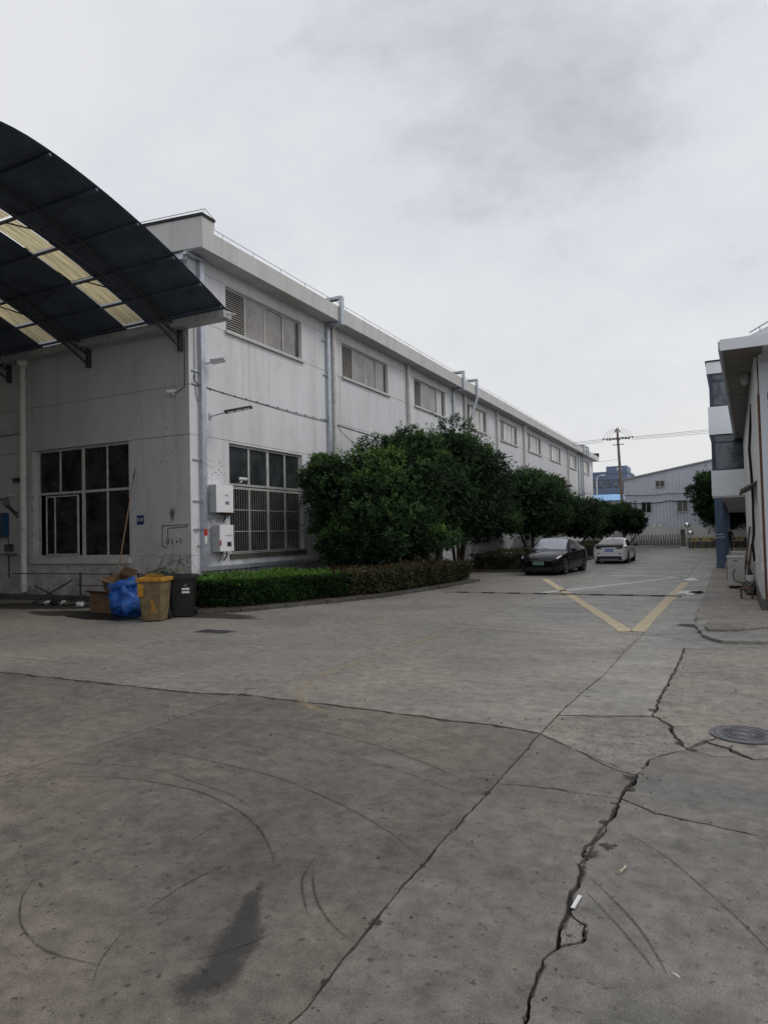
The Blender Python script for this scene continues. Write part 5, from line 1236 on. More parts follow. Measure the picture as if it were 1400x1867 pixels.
# ------------------------------------------------------------------ cars
def car(name, label, st, paint, loc, rotz, wheels, wr, spec):
    """st: stations (y, z top, z belt, half width, half width of top); +y is the front"""
    st = sorted(st); Ys = np.array([s[0] for s in st])
    def smooth(col_, y):
        v = np.array([s[col_] for s in st]); 
        i = int(np.clip(np.searchsorted(Ys, y) - 1, 0, len(Ys) - 2)); t_ = (y - Ys[i]) / (Ys[i + 1] - Ys[i])
        m0 = (v[i + 1] - v[max(i - 1, 0)]) / (Ys[i + 1] - Ys[max(i - 1, 0)]) ; j = min(i + 2, len(v) - 1); m1 = (v[j] - v[i]) / (Ys[j] - Ys[i]); h = Ys[i + 1] - Ys[i]
        return (2 * t_ ** 3 - 3 * t_ ** 2 + 1) * v[i] + (t_ ** 3 - 2 * t_ ** 2 + t_) * h * m0 + (-2 * t_ ** 3 + 3 * t_ ** 2) * v[i + 1] + (t_ ** 3 - t_ ** 2) * h * m1
    def ring(y):
        zt, zb, hw, ht = (smooth(k, y) for k in (1, 2, 3, 4)); g_ = zt - zb; k = min(1, max(0, g_) / .35)
        return [(hw * .86, .16), (hw * .96, .25), (hw, .50), (hw * .99, zb - .13), (hw * .955, zb), (ht + .02, zt - .07 * k - .015), (ht * .82, zt - .02 * k - .004), (ht * .4, zt - .003), (0, zt)]
    def surf(y, u):
        r_ = ring(y); i = min(int(u), 7); f_ = u - i
        return Vector((r_[i][0] * (1 - f_) + r_[i + 1][0] * f_, y, r_[i][1] * (1 - f_) + r_[i + 1][1] * f_))
    def pt(y, u, side, off):
        """u up to 8 at the centre line; side mirrors"""
        p = surf(y, u); e_ = .02
        dy = surf(y + e_, u) - surf(y - e_, u); du = surf(y, min(8, u + .05)) - surf(y, max(0, u - .05))
        n = dy.cross(du) * -1
        if n.length < 1e-9: n = Vector((0, 0, 1))
        n.normalize()
        if n.x < -1e-3 and p.x > .01: n = -n
        if abs(n.x) < .3 and n.z < 0: n = -n
        p = p + n * off; p.x *= side; return p
    t = thing(name, (0, 0, 0), label, 'car')
    N = 56; ys_ = np.linspace(Ys[0], Ys[-1], N); us = [k * .25 for k in range(33)]; Mn = len(us)
    mb = MB()
    for side in (1, -1):
        o = len(mb.v)
        for y in ys_:
            for u in us: p = surf(y, u); mb.v.append((p.x * side, p.y, p.z))
        for i in range(N - 1):
            for j in range(Mn - 1):
                if u_hole(ys_[i], ys_[i + 1], us[j], us[j + 1], wheels, wr, surf): continue
                f_ = (o + i * Mn + j, o + i * Mn + j + 1, o + (i + 1) * Mn + j + 1, o + (i + 1) * Mn + j); mb.f.append(f_ if side < 0 else f_[::-1])
    mb.build('body', paint, t, smooth=True)
    for e_, nm in ((0, 'rear_bumper'), (N - 1, 'front_bumper')):
        rp = [surf(ys_[e_], u) for u in us]; yy = ys_[e_] + (.012 if e_ else -.012)
        outline = [(p.x, yy, p.z) for p in rp] + [(-p.x, yy, p.z) for p in reversed(rp[:-1])]
        inner = [(x * .93, yy + (.03 if e_ else -.03), .19 + (z - .19) * .96 + .008) for x, _, z in outline]; L_ = len(outline)
        MB().add([(p[0], ys_[e_], p[2]) for p in outline] + inner, [tuple(range(L_, 2 * L_)) if e_ == 0 else tuple(range(L_, 2 * L_))[::-1]] + [(k, (k + 1) % L_, L_ + (k + 1) % L_, L_ + k) for k in range(L_)]).build(nm, paint, t)
    def patch(nm, mat, y0, y1, u0, u1, off=.006, ny=8, nu=5, sides=(1, -1), across=False):
        for side in sides:
            m2 = MB(); 
            if across: uv = [(u, 1) for u in np.linspace(u0, 8, nu)] + [(u, -1) for u in np.linspace(8, u0, nu)[1:]]
            else: uv = [(u, side) for u in np.linspace(u0, u1, nu)]
            yy = np.linspace(y0, y1, ny)
            if callable(y0): pass
            for y in yy:
                for u, sd in uv: m2.v.append(tuple(pt(y, u, sd, off)))
            w_ = len(uv)
            for i in range(ny - 1):
                for j in range(w_ - 1): m2.f.append((i * w_ + j, i * w_ + j + 1, (i + 1) * w_ + j + 1, (i + 1) * w_ + j))
            m2.build(nm, mat, t, smooth=True)
            if across: break
    spec(t, patch, ring, surf)
    for y in wheels:
        for s in (1, -1):
            xw = smooth(3, y) - .01
            w_ = MB().lathe([(wr - .10, s * (xw - .22)), (wr - .02, s * (xw - .22)), (wr, s * (xw - .19)), (wr, s * (xw - .03)), (wr - .02, s * xw), (wr - .11, s * xw), (wr - .11, s * (xw - .03))], (0, y, wr), 'x', 28).build('wheel', 'tyre', t, smooth=False)
            MB().lathe([(wr - .112, s * (xw - .035)), (wr - .118, s * (xw - .008)), (wr - .14, s * (xw - .025)), (.07, s * (xw - .02)), (.02, s * (xw - .01))], (0, y, wr), 'x', 24).build('rim', 'rim', w_)
            for k in range(5):
                a = 2 * math.pi * k / 5; MB().beam((s * (xw - .012), y + .05 * math.cos(a + .6), wr + .05 * math.sin(a + .6)), (s * (xw - .012), y + (wr - .15) * math.cos(a + .6), wr + (wr - .15) * math.sin(a + .6)), .05, .016, (0, math.sin(a + .6), -math.cos(a + .6))).build('spoke_gap', 'tyre', w_)
            MB().lathe([(wr + .055, s * (xw - .26)), (wr + .055, s * (xw - .255))], (0, y, wr), 'x', 24).build('wheel_well', 'black_plastic', t)
    bx('underbody', 'black_plastic', t, -.72, .72, Ys[0] + .12, Ys[-1] - .12, .13, .42)
    t.location = loc; t.rotation_euler = (0, 0, rotz)
    return t
def u_hole(y0, y1, u0, u1, wheels, wr, surf):
    if u1 > 4.05: return False
    ym = (y0 + y1) / 2; z = surf(ym, (u0 + u1) / 2).z
    return any((ym - w) ** 2 + (z - wr) ** 2 < (wr + .045) ** 2 for w in wheels)
def mirrors(t, y, z, hw, mat):
    for s in (1, -1):
        m_ = lumpy((s * (hw + .13), y, z), (.12, .08, .085), 3, .05, 12, 8); m_.build('mirror', mat, t, smooth=True)
        MB().tube([(s * (hw - .06), y + .03, z - .05), (s * (hw + .06), y + .01, z - .02)], .025, 6).build('mirror_arm', 'black_plastic', t)
def spec_suv(t, patch, ring, surf):
    patch('windscreen', 'windscreen', .22, .98, 5.35, 8, .006, 9, 6, across=True)
    patch('roof_glass', 'car_glass', -.95, .12, 6.1, 8, .005, 8, 5, across=True)
    patch('rear_window', 'car_glass', -1.95, -1.15, 5.5, 8, .006, 8, 5, across=True)
    patch('side_window', 'car_glass', -.28, .58, 4.10, 4.86, .006, 8, 3); patch('side_window', 'car_glass', -1.35, -.36, 4.10, 4.86, .006, 8, 3)
    patch('headlight', 'lamp_clear', 1.92, 2.26, 3.75, 4.25, .008, 8, 4)
    patch('front_intake', 'black_plastic', 2.12, 2.36, .5, 1.5, .008, 6, 4)
    bx('lower_grille', 'black_plastic', t, -.56, .56, 2.39, 2.418, .22, .36)
    p_ = bx('licence_plate', 'plate_green', t, -.24, .24, 2.435, 2.447, .46, .60)
    for k in range(7): bx('plate_character', 'black_plastic', p_, .19 - k * .058 - .02 * (k > 1), .225 - k * .058 - .02 * (k > 1), 2.4475, 2.45, .49, .57)
    bx('plate_holder', 'black_plastic', t, -.25, .25, 2.39, 2.434, .45, .61)
    patch('door_handle', 'dark_steel', .05, .22, 3.78, 3.86, .018, 3, 3); patch('door_handle', 'dark_steel', -.95, -.78, 3.78, 3.86, .018, 3, 3)
    patch('tail_light', 'lamp_red', -2.28, -2.05, 3.9, 4.3, .006, 5, 3)
    mirrors(t, .72, 1.06, .93, 'car_black')
    for x in (-.1, .35): MB().tube([(x, 1.0, 1.075), (x + .3, .93, 1.13), (x + .55, .86, 1.15)], .012, 5).build('wiper', 'black_plastic', t)
SUV = [(-2.37, .86, .80, .70, .50), (-2.3, 1.02, .94, .82, .60), (-2.05, 1.17, 1.02, .90, .68), (-1.6, 1.36, 1.03, .94, .68), (-1.0, 1.54, 1.01, .95, .68), (-.4, 1.62, .99, .955, .68), (.1, 1.60, .97, .955, .69), (.55, 1.38, .96, .95, .74), (.98, 1.09, .95, .945, .80), (1.5, .98, .91, .93, .72), (1.95, .88, .83, .90, .68), (2.22, .78, .75, .82, .60), (2.37, .66, .64, .66, .46)]
car('parked_car', 'black electric SUV with a green plate parked facing the camera', SUV, 'car_black', (-6.72, 31.2, .0), R(175), (1.44, -1.45), .36, spec_suv)
def spec_sedan(t, patch, ring, surf):
    patch('windscreen', 'car_glass', .30, 1.02, 5.35, 8, .006, 8, 5, across=True)
    patch('rear_window', 'glass_beige', -1.72, -.82, 5.5, 8, .006, 9, 6, across=True)  # pale glass colour stands in for the bright sky reflection
    patch('rear_glass_edge', 'car_glass', -1.74, -.80, 5.30, 5.52, .007, 8, 2)
    patch('side_window', 'car_glass', -.22, .62, 4.10, 4.86, .006, 8, 3); patch('side_window', 'car_glass', -1.28, -.30, 4.10, 4.86, .006, 8, 3)
    patch('headlight', 'lamp_clear', 1.95, 2.25, 3.7, 4.2, .008, 6, 3)
    patch('tail_light', 'lamp_red', -2.27, -2.02, 3.55, 4.05, .008, 6, 4)
    for s in (1, -1): MB().hexa([(s * .36, -2.388, .82), (s * .66, -2.385, .82), (s * .80, -2.2, .83), (s * .36, -2.2, .84)], [(s * .40, -2.385, .89), (s * .66, -2.382, .90), (s * .80, -2.2, .95), (s * .40, -2.2, .93)]).build('tail_light', 'lamp_red', t)
    MB().hexa([(-.74, -2.43, .965), (.74, -2.43, .975), (.76, -2.02, 1.05), (-.76, -2.02, 1.05)], [(-.74, -2.44, 1.02), (.74, -2.44, 1.02), (.76, -2.02, 1.085), (-.76, -2.02, 1.085)]).build('spoiler', 'black_plastic', t)
    bx('lower_bumper', 'black_plastic', t, -.66, .66, -2.392, -2.2, .19, .42); bx('exhaust_trim', 'rim', t, -.5, .5, -2.398, -2.393, .23, .27)
    bx('bumper_light', 'lamp_red', t, -.66, -.48, -2.382, -2.2, .55, .59); bx('bumper_light', 'lamp_red', t, .48, .66, -2.382, -2.2, .55, .59)
    p_ = bx('licence_plate', 'plate_blue', t, -.22, .22, -2.385, -2.33, .67, .81)
    for k in range(7): bx('plate_character', 'white_plain', p_, -.195 + k * .057, -.175 + k * .057, -2.3875, -2.3855, .70, .78)
    patch('door_handle', 'rim', .05, .2, 3.72, 3.8, .018, 3, 3); patch('door_handle', 'rim', -.95, -.8, 3.72, 3.8, .018, 3, 3)
    mirrors(t, .78, .98, .90, 'black_plastic'); bx('roof_antenna', 'black_plastic', t, -.03, .03, -.78, -.62, 1.415, 1.47)
SED = [(-2.33, .92, .86, .74, .58), (-2.26, 1.0, .93, .84, .64), (-2.0, 1.04, .95, .88, .66), (-1.75, 1.08, .95, .895, .70), (-1.3, 1.25, .94, .90, .66), (-.8, 1.385, .93, .905, .63), (-.2, 1.42, .92, .905, .63), (.25, 1.39, .91, .905, .64), (.65, 1.18, .90, .90, .70), (1.02, .98, .89, .90, .70), (1.6, .88, .83, .88, .68), (2.05, .78, .74, .83, .62), (2.25, .68, .65, .72, .5), (2.32, .58, .56, .6, .4)]
car('parked_car', 'white hatchback with a blue plate seen from behind beyond the black car', SED, 'car_white', (-5.38, 41.2, 0), R(-1), (1.36, -1.38), .33, spec_sedan)

# ------------------------------------------------------------------ right-hand side: pavement, sheet-clad shed, glazed upper floor on columns
def ragged(pts, amp=.035, step=.06):
    out = []
    for a, b in zip(pts, pts[1:] + pts[:1]):
        a, b = Vector(a), Vector(b); n_ = max(1, min(40, int((b - a).length / step))); d_ = (b - a).normalized(); nr = Vector((-d_.y, d_.x))
        for k_ in range(n_):
            p = a.lerp(b, k_ / n_); o_ = amp * (noise.noise(Vector((p.x * 5, p.y * 5, 1))) + .6 * noise.noise(Vector((p.x * 19, p.y * 19, 3)))); p += nr * o_; out.append((p.x, p.y))
    return out
pv = [(-.50, 15.35), (-.42, 20.0), (-.32, 26.0), (-.25, 32.0), (.3, 60.0), (8, 60), (8, 15.5), (1.6, 15.55), (.4, 15.3), (-.1, 15.45)]
pav = MB().poly(ragged(pv, .03, .12), -.05, .045).build('pavement', 'pavement'); tag(pav, kind='structure')
for k, y in enumerate((18.4, 21.5, 24.6, 27.8)): bx('paving_joint', 'groove', pav, -.43 + .03 * k, 1.2, y, y + .015, .0455, .047)
ap = [G(*p, .03) for p in ((1267, 1140), (1274, 1150), (1284, 1160), (1298, 1166), (1316, 1170), (1345, 1171.5), (1400, 1172))]
ap = [(p.x, p.y) for p in ap] + [(4, 14.2), (4, 15.2), (.6, 15.22), (-.05, 15.38), (-.44, 15.22)]
ap = ragged(ap); a_ = MB().poly(ap, -.05, .05).build('ramp_slab', 'concrete_grey'); tag(a_, kind='structure')
up_ = [G(*p, .1) for p in ((1283, 1139), (1290, 1146), (1310, 1147), (1345, 1146), (1400, 1142))]
tag(MB().poly(ragged([(p.x, p.y) for p in up_] + [(4, 15.0), (4, 15.6), (-.1, 15.62)]), .0, .09).build('ramp_slab', 'pavement'), kind='structure')

ang = math.atan2(1.23 - .92, 18.0)
A0 = Vector((.92, 17.3, 0)); DR = Vector((math.sin(ang), math.cos(ang), 0)); NRr = Vector((math.cos(ang), -math.sin(ang), 0))
def RS(u, w, z): p = A0 + DR * u + NRr * w; return (p.x, p.y, z)
sh = thing('sheet_clad_shed', tuple(A0), 'weathered sheet clad building with a wide brown soffit at the right edge', 'building')
mb = MB(); n = 0; u = 0.0; row = []
while u < 17.0:
    for du, w in ((0, 0), (.15, 0), (.18, .06), (.25, .06), (.28, 0)):
        row.append((u + du, -w))
    u += .30
mb.v = [RS(u_, w_, z_) for z_ in (.28, 5.78) for u_, w_ in row]; n = len(row)
mb.f = [(i, n + i, n + i + 1, i + 1) for i in range(n - 1)]
mb.build('side_cladding', 'right_sheet', sh)
MB().hexa([RS(.0, .02, .0), RS(17, .02, 0), RS(17, 6, 0), RS(0, 6, 0)], [RS(0, .02, 6.0), RS(17, .02, 6.0), RS(17, 6, 6.0), RS(0, 6, 6.0)]).build('wall', 'right_sheet', sh)
MB().hexa([RS(-.06, .03, .25), RS(-.005, .03, .25), RS(-.005, 6, .25), RS(-.06, 6, .25)], [RS(-.06, .03, 5.6), RS(-.005, .03, 5.6), RS(-.005, 6, 5.6), RS(-.06, 6, 5.6)]).build('front_panel', 'panel_white', sh)
MB().hexa([RS(-.05, -.02, .25), RS(.03, -.02, .25), RS(.03, .028, .25), RS(-.05, .028, .25)], [RS(-.05, -.02, 4.9), RS(.03, -.02, 4.9), RS(.03, .028, 4.9), RS(-.05, .028, 4.9)]).build('corner_flashing', 'rusty', sh)
MB().hexa([RS(-.1, -.12, 0), RS(9, -.12, 0), RS(9, .0, 0), RS(-.1, .0, 0)], [RS(-.1, -.10, .27), RS(9, -.10, .27), RS(9, .0, .27), RS(-.1, .0, .27)]).build('plinth', 'kerb_stone', sh)
for z in (4.55, 4.75): MB().hexa([RS(-.068, .18, z), RS(-.061, .18, z), RS(-.061, .34, z), RS(-.068, .34, z)], [RS(-.068, .18, z + .04), RS(-.061, .18, z + .04), RS(-.061, .34, z + .04), RS(-.068, .34, z + .04)]).build('lettering', 'black_plastic', sh)
MB().hexa([RS(-.068, .18, 4.79), RS(-.061, .18, 4.79), RS(-.061, .21, 4.79), RS(-.068, .21, 4.79)], [RS(-.068, .18, 4.9), RS(-.061, .18, 4.9), RS(-.061, .21, 4.9), RS(-.068, .21, 4.9)]).build('lettering', 'black_plastic', sh)
def ov(u): return -.66 + .36 * max(0, u) / 18.0            # overhang narrows towards the back
us_ = [-1.0] + [.2 + .95 * k for k in range(18)]
for a, b in zip(us_, us_[1:]):
    b -= .035
    MB().hexa([RS(a, ov(a), 5.80), RS(b, ov(b), 5.80), RS(b, .1, 5.80), RS(a, .1, 5.80)], [RS(a, ov(a), 5.83), RS(b, ov(b), 5.83), RS(b, .1, 5.83), RS(a, .1, 5.83)]).build('soffit_board', 'soffit_brown', sh)
MB().hexa([RS(-1.0, ov(-1), 5.832), RS(17.2, ov(17.2), 5.832), RS(17.2, .1, 5.832), RS(-1.0, .1, 5.832)], [RS(-1.0, ov(-1), 5.836), RS(17.2, ov(17.2), 5.836), RS(17.2, .1, 5.836), RS(-1.0, .1, 5.836)]).build('soffit_backing', 'black_plastic', sh)
MB().hexa([RS(-1.05, ov(-1) - .05, 5.84), RS(17.3, ov(17.3) - .05, 5.84), RS(17.3, 6, 5.84), RS(-1.05, 6, 5.84)], [RS(-1.05, ov(-1) - .05, 5.90), RS(17.3, ov(17.3) - .05, 5.90), RS(17.3, 6, 6.6), RS(-1.05, 6, 6.6)]).build('roof', 'shed_sheet', sh)
MB().hexa([RS(-1.1, ov(-1) - .06, 5.74), RS(-1.06, ov(-1) - .06, 5.74), RS(-1.06, 6, 5.74), RS(-1.1, 6, 5.74)], [RS(-1.1, ov(-1) - .06, 5.98), RS(-1.06, ov(-1) - .06, 5.98), RS(-1.06, 6, 5.99), RS(-1.1, 6, 5.99)]).build('fascia', 'spandrel', sh)
MB().hexa([RS(-1.06, ov(-1) - .10, 5.78), RS(17.3, ov(17.3) - .10, 5.78), RS(17.3, ov(17.3) - .055, 5.78), RS(-1.06, ov(-1) - .055, 5.78)], [RS(-1.06, ov(-1) - .10, 5.95), RS(17.3, ov(17.3) - .10, 5.95), RS(17.3, ov(17.3) - .055, 5.95), RS(-1.06, ov(-1) - .055, 5.95)]).build('gutter', 'shed_sheet', sh)
MB().add([RS(-1.0, -.2, 5.99), RS(-1.0, 3, 7.3), RS(-1.0, 6, 5.99), RS(12, -.2, 5.99), RS(12, 3, 7.3), RS(12, 6, 5.99)], [(0, 2, 1), (3, 4, 5), (0, 1, 4, 3), (1, 2, 5, 4)]).build('upper_roof', 'spandrel', sh)
MB().tube([RS(-1.0, -.15, 6.07), RS(-1.0, 1.6, 6.95)], .014, 6).tube([RS(-1.0, .05, 6.06), RS(-1.0, .05, 6.17)], .01, 5).build('roof_rail', 'frame_grey', sh)
MB().hexa([RS(1.0, -.42, 2.78), RS(4.2, -.42, 2.78), RS(4.2, 0, 3.0), RS(1.0, 0, 3.0)], [RS(1.0, -.42, 2.82), RS(4.2, -.42, 2.82), RS(4.2, 0, 3.05), RS(1.0, 0, 3.05)]).build('door_awning', 'soffit_brown', sh)
MB().tube([RS(3.2, -.05, 5.2), RS(3.4, -.14, 4.0), RS(4.0, -.10, 3.4), RS(4.2, -.08, 2.6), RS(4.0, -.10, 1.7), RS(5.0, -.12, 1.4), RS(5.2, -.08, .9)], .035, 8).build('hose', 'cable_black', sh)
MB().tube([RS(2.0, -.22, 5.72), RS(2.6, -.2, 5.7)], .09, 10).build('flue', 'frame_grey', sh)

bay = thing('glazed_office', (-.18, 33.9, 0), 'white office floor with dark blue windows raised on blue columns', 'building')
an2 = .0215; A2 = Vector((-.18, 33.9, 0)); D2 = Vector((math.sin(an2), math.cos(an2), 0)); N2 = Vector((math.cos(an2), -math.sin(an2), 0))
def BS(u, w, z): p = A2 + D2 * u + N2 * w; return (p.x, p.y, z)
def bbox(name, mat, u0, u1, w0, w1, z0, z1, par=None): return MB().hexa([BS(u0, w0, z0), BS(u1, w0, z0), BS(u1, w1, z0), BS(u0, w1, z0)], [BS(u0, w0, z1), BS(u1, w0, z1), BS(u1, w1, z1), BS(u0, w1, z1)]).build(name, mat, par or bay)
bbox('soffit', 'fascia_concrete', 0.02, 49, .02, 9, 3.22, 3.30)
for z0, z1, o in ((3.301, 4.46, 0), (6.09, 7.35, -.03), (8.87, 9.40, -.04)): bbox('spandrel', 'spandrel', o, 49, o, 9, z0, z1)
bbox('roof', 'roof_dark', -.08, 49.1, -.08, 9, 9.401, 9.47)
for z0, z1 in ((4.46, 6.09), (7.35, 8.87)):
    bbox('core_wall', 'glass_black', .35, 48.8, .35, 8.8, z0 + .001, z1 - .001)
    w_ = bbox('window', 'blue_frame', .05, .13, .05, .20, z0 + .001, z1 - .001)
    for a, b in ((.20, 1.35), (1.43, 2.6), (2.68, 4.0)):
        bbox('pane', 'glass_blue', .09, .10, a, b, z0 + .06, z0 + (z1 - z0) * .78 - .03, w_); bbox('pane', 'glass_blue', .09, .10, a, b, z0 + (z1 - z0) * .78 + .03, z1 - .05, w_)
        bbox('mullion', 'blue_frame', .05, .13, b, b + .08, z0 + .002, z1 - .002, w_)
        bbox('transom', 'blue_frame', .06, .12, a, b, z0 + (z1 - z0) * .78 - .03, z0 + (z1 - z0) * .78 + .03, w_)
        bbox('transom', 'blue_frame', .06, .12, a, b, z0 + .002, z0 + .06, w_)
    for k in range(22):
        u0 = .2 + k * 2.2; bbox('side_pane', 'glass_blue', u0, u0 + 2.1, .09, .10, z0 + .05, z1 - .05, w_)
bbox('rear_wall', 'shed_white', 2, 49, 3.2, 3.4, 0, 3.21)
for k in range(8): bbox('column', 'column_blue', k * 6.2 + .02, k * 6.2 + .42, .08, .42, .0 if k == 0 else .046, 3.219)
mb = MB()
for z in (1.55, 1.42): mb.tube([BS(.0, .06, z), BS(.0, .44, z + .03), BS(.44, .44, z), BS(.44, .06, z - .02), BS(.0, .06, z)], .012, 5)
mb.build('tied_rope', 'white_plain', bay)
for k in range(3):
    s_ = MB().box(.34 + .18 * k, 1.3, 29.0 + .75 * k, 30.9, .046 + .16 * k, .046 + .16 * (k + 1)); tag(s_.build('stone_step', 'kerb_stone', origin=(.5, 29.5, .05)), ['lowest', 'middle', 'top'][k] + ' grey stone step before the blue column', 'step', 'steps by the blue columns')

def ac_unit(x, y, label, hose):
    t = thing('air_conditioner', (x, y, .045), label, 'air conditioner', 'outdoor air conditioner units by the shed')
    z0 = .13
    bx('casing', 'ac_beige', t, x, x + .46, y, y + .95, z0, z0 + .84, bevel=.015); bx('lid', 'ac_beige', t, x - .012, x + .472, y - .012, y + .962, z0 + .841, z0 + .875)
    bx('grip', 'dark_steel', t, x + .14, x + .28, y - .004, y + .01, z0 + .74, z0 + .765)
    for yy in (y + .1, y + .75): bx('foot', 'black_plastic', t, x + .03, x + .46, yy, yy + .08, .046, z0 - .001)
    MB().lathe([(.33, -.012), (.33, -.004), (.30, -.004), (.30, -.011)], (x, y + .48, z0 + .44), 'x', 24).build('fan_grille', 'dark_steel', t)
    if hose: MB().tube([(x + .2, y - .02, z0 + .52), (x + .14, y - .04, z0 + .38), (x + .15, y - .05, z0 + .2), (x + .28, y - .04, z0 + .12), (x + .44, y - .03, z0 + .11), (x + .5, y + .1, z0 + .1)], .012, 6).build('cable', 'cable_black', t)
ac_unit(.22, 22.95, 'beige outdoor air conditioner unit nearest the camera with a black cable', True)
ac_unit(.42, 26.9, 'beige outdoor air conditioner unit behind the nearest one', False)
t = thing('leaning_board', (.7, 21.4, .05), 'old brown board leaning between the air conditioner and the shed', 'board'); MB().hexa([(.74, 24.2, .05), (.80, 24.2, .05), (.80, 24.6, .05), (.74, 24.6, .05)], [(.92, 24.2, 1.35), (.97, 24.2, 1.35), (.97, 24.7, 1.35), (.92, 24.7, 1.35)]).build('plank', 'old_wood', t); MB().hexa([(.68, 25.2, .05), (.73, 25.2, .05), (.73, 25.5, .05), (.68, 25.5, .05)], [(.93, 25.2, 1.9), (.98, 25.2, 1.9), (.98, 25.6, 1.9), (.93, 25.6, 1.9)]).build('plank', 'old_wood', t)
t = thing('low_stool', (.55, 19.9, .045), 'small dark red stool standing by the shed plinth', 'stool'); bx('seat', 'rusty', t, .45, .78, 19.8, 20.1, .27, .31)
for dx in (.47, .72):
    for dy in (19.82, 20.04): bx('leg', 'rusty', t, dx, dx + .04, dy, dy + .04, .046, .269)
t = thing('scrap_heap', (.75, 21.5, .05), 'dark heap of scrap and weeds at the foot of the shed', 'scrap')
for k in range(6): lumpy((.72 + .05 * (k % 2), 21.0 + .35 * k, .16), (.13, .22, .16), 50 + k, .6, 9, 7).build('scrap', random.choice(['black_plastic', 'old_wood', 'rag']), t)
t = thing('drip_bucket', (.78, 22.1, .05), 'small white bucket among the scrap by the shed', 'bucket'); MB().lathe([(.09, .05), (.12, .36), (.125, .37), (.11, .36), (.085, .07)], (.80, 22.6, .1), n=16).build('bucket_body', 'white_plain', t)

# a person standing under the overhang, half hidden by the columns
def person(x, y, z0):
    t = thing('person', (x, y, z0), 'person in dark clothes standing under the overhang behind the columns', 'person')
    V = [(0, 0, .95), (0, 0, 1.15), (0, 0, 1.38), (0, 0, 1.5), (-.1, 0, .9), (-.11, .02, .5), (-.11, -.02, .08), (-.11, .13, .03), (.1, 0, .9), (.11, .0, .5), (.11, -.04, .08), (.11, .11, .03),
         (-.19, 0, 1.4), (-.25, -.02, 1.12), (-.24, .06, .88), (.19, 0, 1.4), (.25, -.02, 1.12), (.22, .1, .9)]
    E_ = [(0, 1), (1, 2), (2, 3), (0, 4), (4, 5), (5, 6), (6, 7), (0, 8), (8, 9), (9, 10), (10, 11), (2, 12), (12, 13), (13, 14), (2, 15), (15, 16), (16, 17)]
    RD = [.15, .15, .16, .07, .10, .075, .055, .045, .10, .075, .055, .045, .075, .055, .04, .075, .055, .04]
    me = bpy.data.meshes.new('body'); me.from_pydata(V, E_, []); me.materials.append(M['cloth_dark'])
    ob = bpy.data.objects.new('body', me); col.objects.link(ob); ob.parent = t
    sk = ob.modifiers.new('skin', 'SKIN'); sm = ob.modifiers.new('sub', 'SUBSURF'); sm.levels = 2; sm.render_levels = 2
    for i, r_ in enumerate(RD): me.skin_vertices[0].data[i].radius = (r_, r_ * .8)
    me.skin_vertices[0].data[0].use_root = True
    head = lumpy((x, y, z0 + 1.62), (.075, .095, .115), 1, .04, 16, 12).build('head', 'skin', t, smooth=True)
    lumpy((x, y + .018, z0 + 1.66), (.082, .098, .09), 6, .06, 16, 12).build('hair', 'hair', t, smooth=True)
    lumpy((x, y - .095, z0 + 1.605), (.012, .02, .022), 6, .02, 8, 6).build('nose', 'skin', head, smooth=True)
    for s in (1, -1):
        lumpy((x + s * .075, y, z0 + 1.61), (.012, .02, .03), 6, .02, 8, 6).build('ear', 'skin', head, smooth=True); lumpy((x + s * .028, y - .086, z0 + 1.635), (.012, .008, .007), 6, .02, 8, 6).build('eye', 'hair', head, smooth=True)
        hx, hy, hz = x + s * .235, y + .08, z0 + .84
        h_ = lumpy((hx, hy, hz), (.022, .04, .05), 2, .05, 10, 8).build('hand', 'skin', t, smooth=True)
        for k in range(4): MB().tube([(hx, hy - .028 + .018 * k, hz - .04), (hx - s * .006, hy - .028 + .018 * k, hz - .075), (hx - s * .02, hy - .028 + .018 * k, hz - .105 + .01 * abs(k - 1))], .008, 5).build('finger', 'skin', h_)
        MB().tube([(hx, hy + .03, hz + .01), (hx - s * .01, hy + .055, hz - .03)], .009, 5).build('thumb', 'skin', h_)
person(.74, 55.0, .045)
# ------------------------------------------------------------------ background beyond the yard
gt = thing('sliding_gate', (-5.2, 67, 0), 'folding stainless steel gate with pointed posts closing the yard', 'gate')
n = 15
for k in range(n):
    x = -7.25 + 4.15 * k / (n - 1)
    MB().tube([(x - .07, 67, .04), (x - .07, 67, 1.12), (x, 67, 1.32), (x + .07, 67, 1.12), (x + .07, 67, .04)], .036, 6).build('gate_post', 'stainless', gt)
    if k < n - 1:
        x2 = -7.25 + 4.15 * (k + 1) / (n - 1)
        MB().beam((x + .07, 66.97, .15), (x2 - .07, 66.97, .95), .03, .015).build('cross_bar', 'stainless', gt); MB().beam((x + .07, 67.03, .95), (x2 - .07, 67.03, .15), .03, .015).build('cross_bar', 'stainless', gt)
        MB().beam((x + .07, 67.0, .55), (x2 - .07, 67.0, .55), .02, .02).build('cross_bar', 'stainless', gt)
t = thing('gate_drive_box', (-2.85, 66.8, 0), 'grey gate motor box between the folding gate and the yellow barrier', 'gate post')
bx('cabinet', 'stainless', t, -3.05, -2.65, 66.6, 67.1, 0, 1.35); bx('display', 'glass_black', t, -3.03, -2.67, 66.55, 66.6, 1.36, 1.72); bx('plinth', 'white_plain', t, -3.1, -2.4, 66.4, 66.59, 0, .14)
br_ = thing('barrier_fence', (0, 67, 0), 'yellow and grey barrier fence to the right of the folding gate', 'fence')
for k in range(9): bx('fence_post', 'barrier_yellow', br_, -2.55 + k * .62, -2.50 + k * .62, 67.0, 67.06, 0, .9)
MB().beam((-2.6, 67.03, .93), (4.2, 67.03, .93), .07, .06).build('top_rail', 'barrier_yellow', br_)
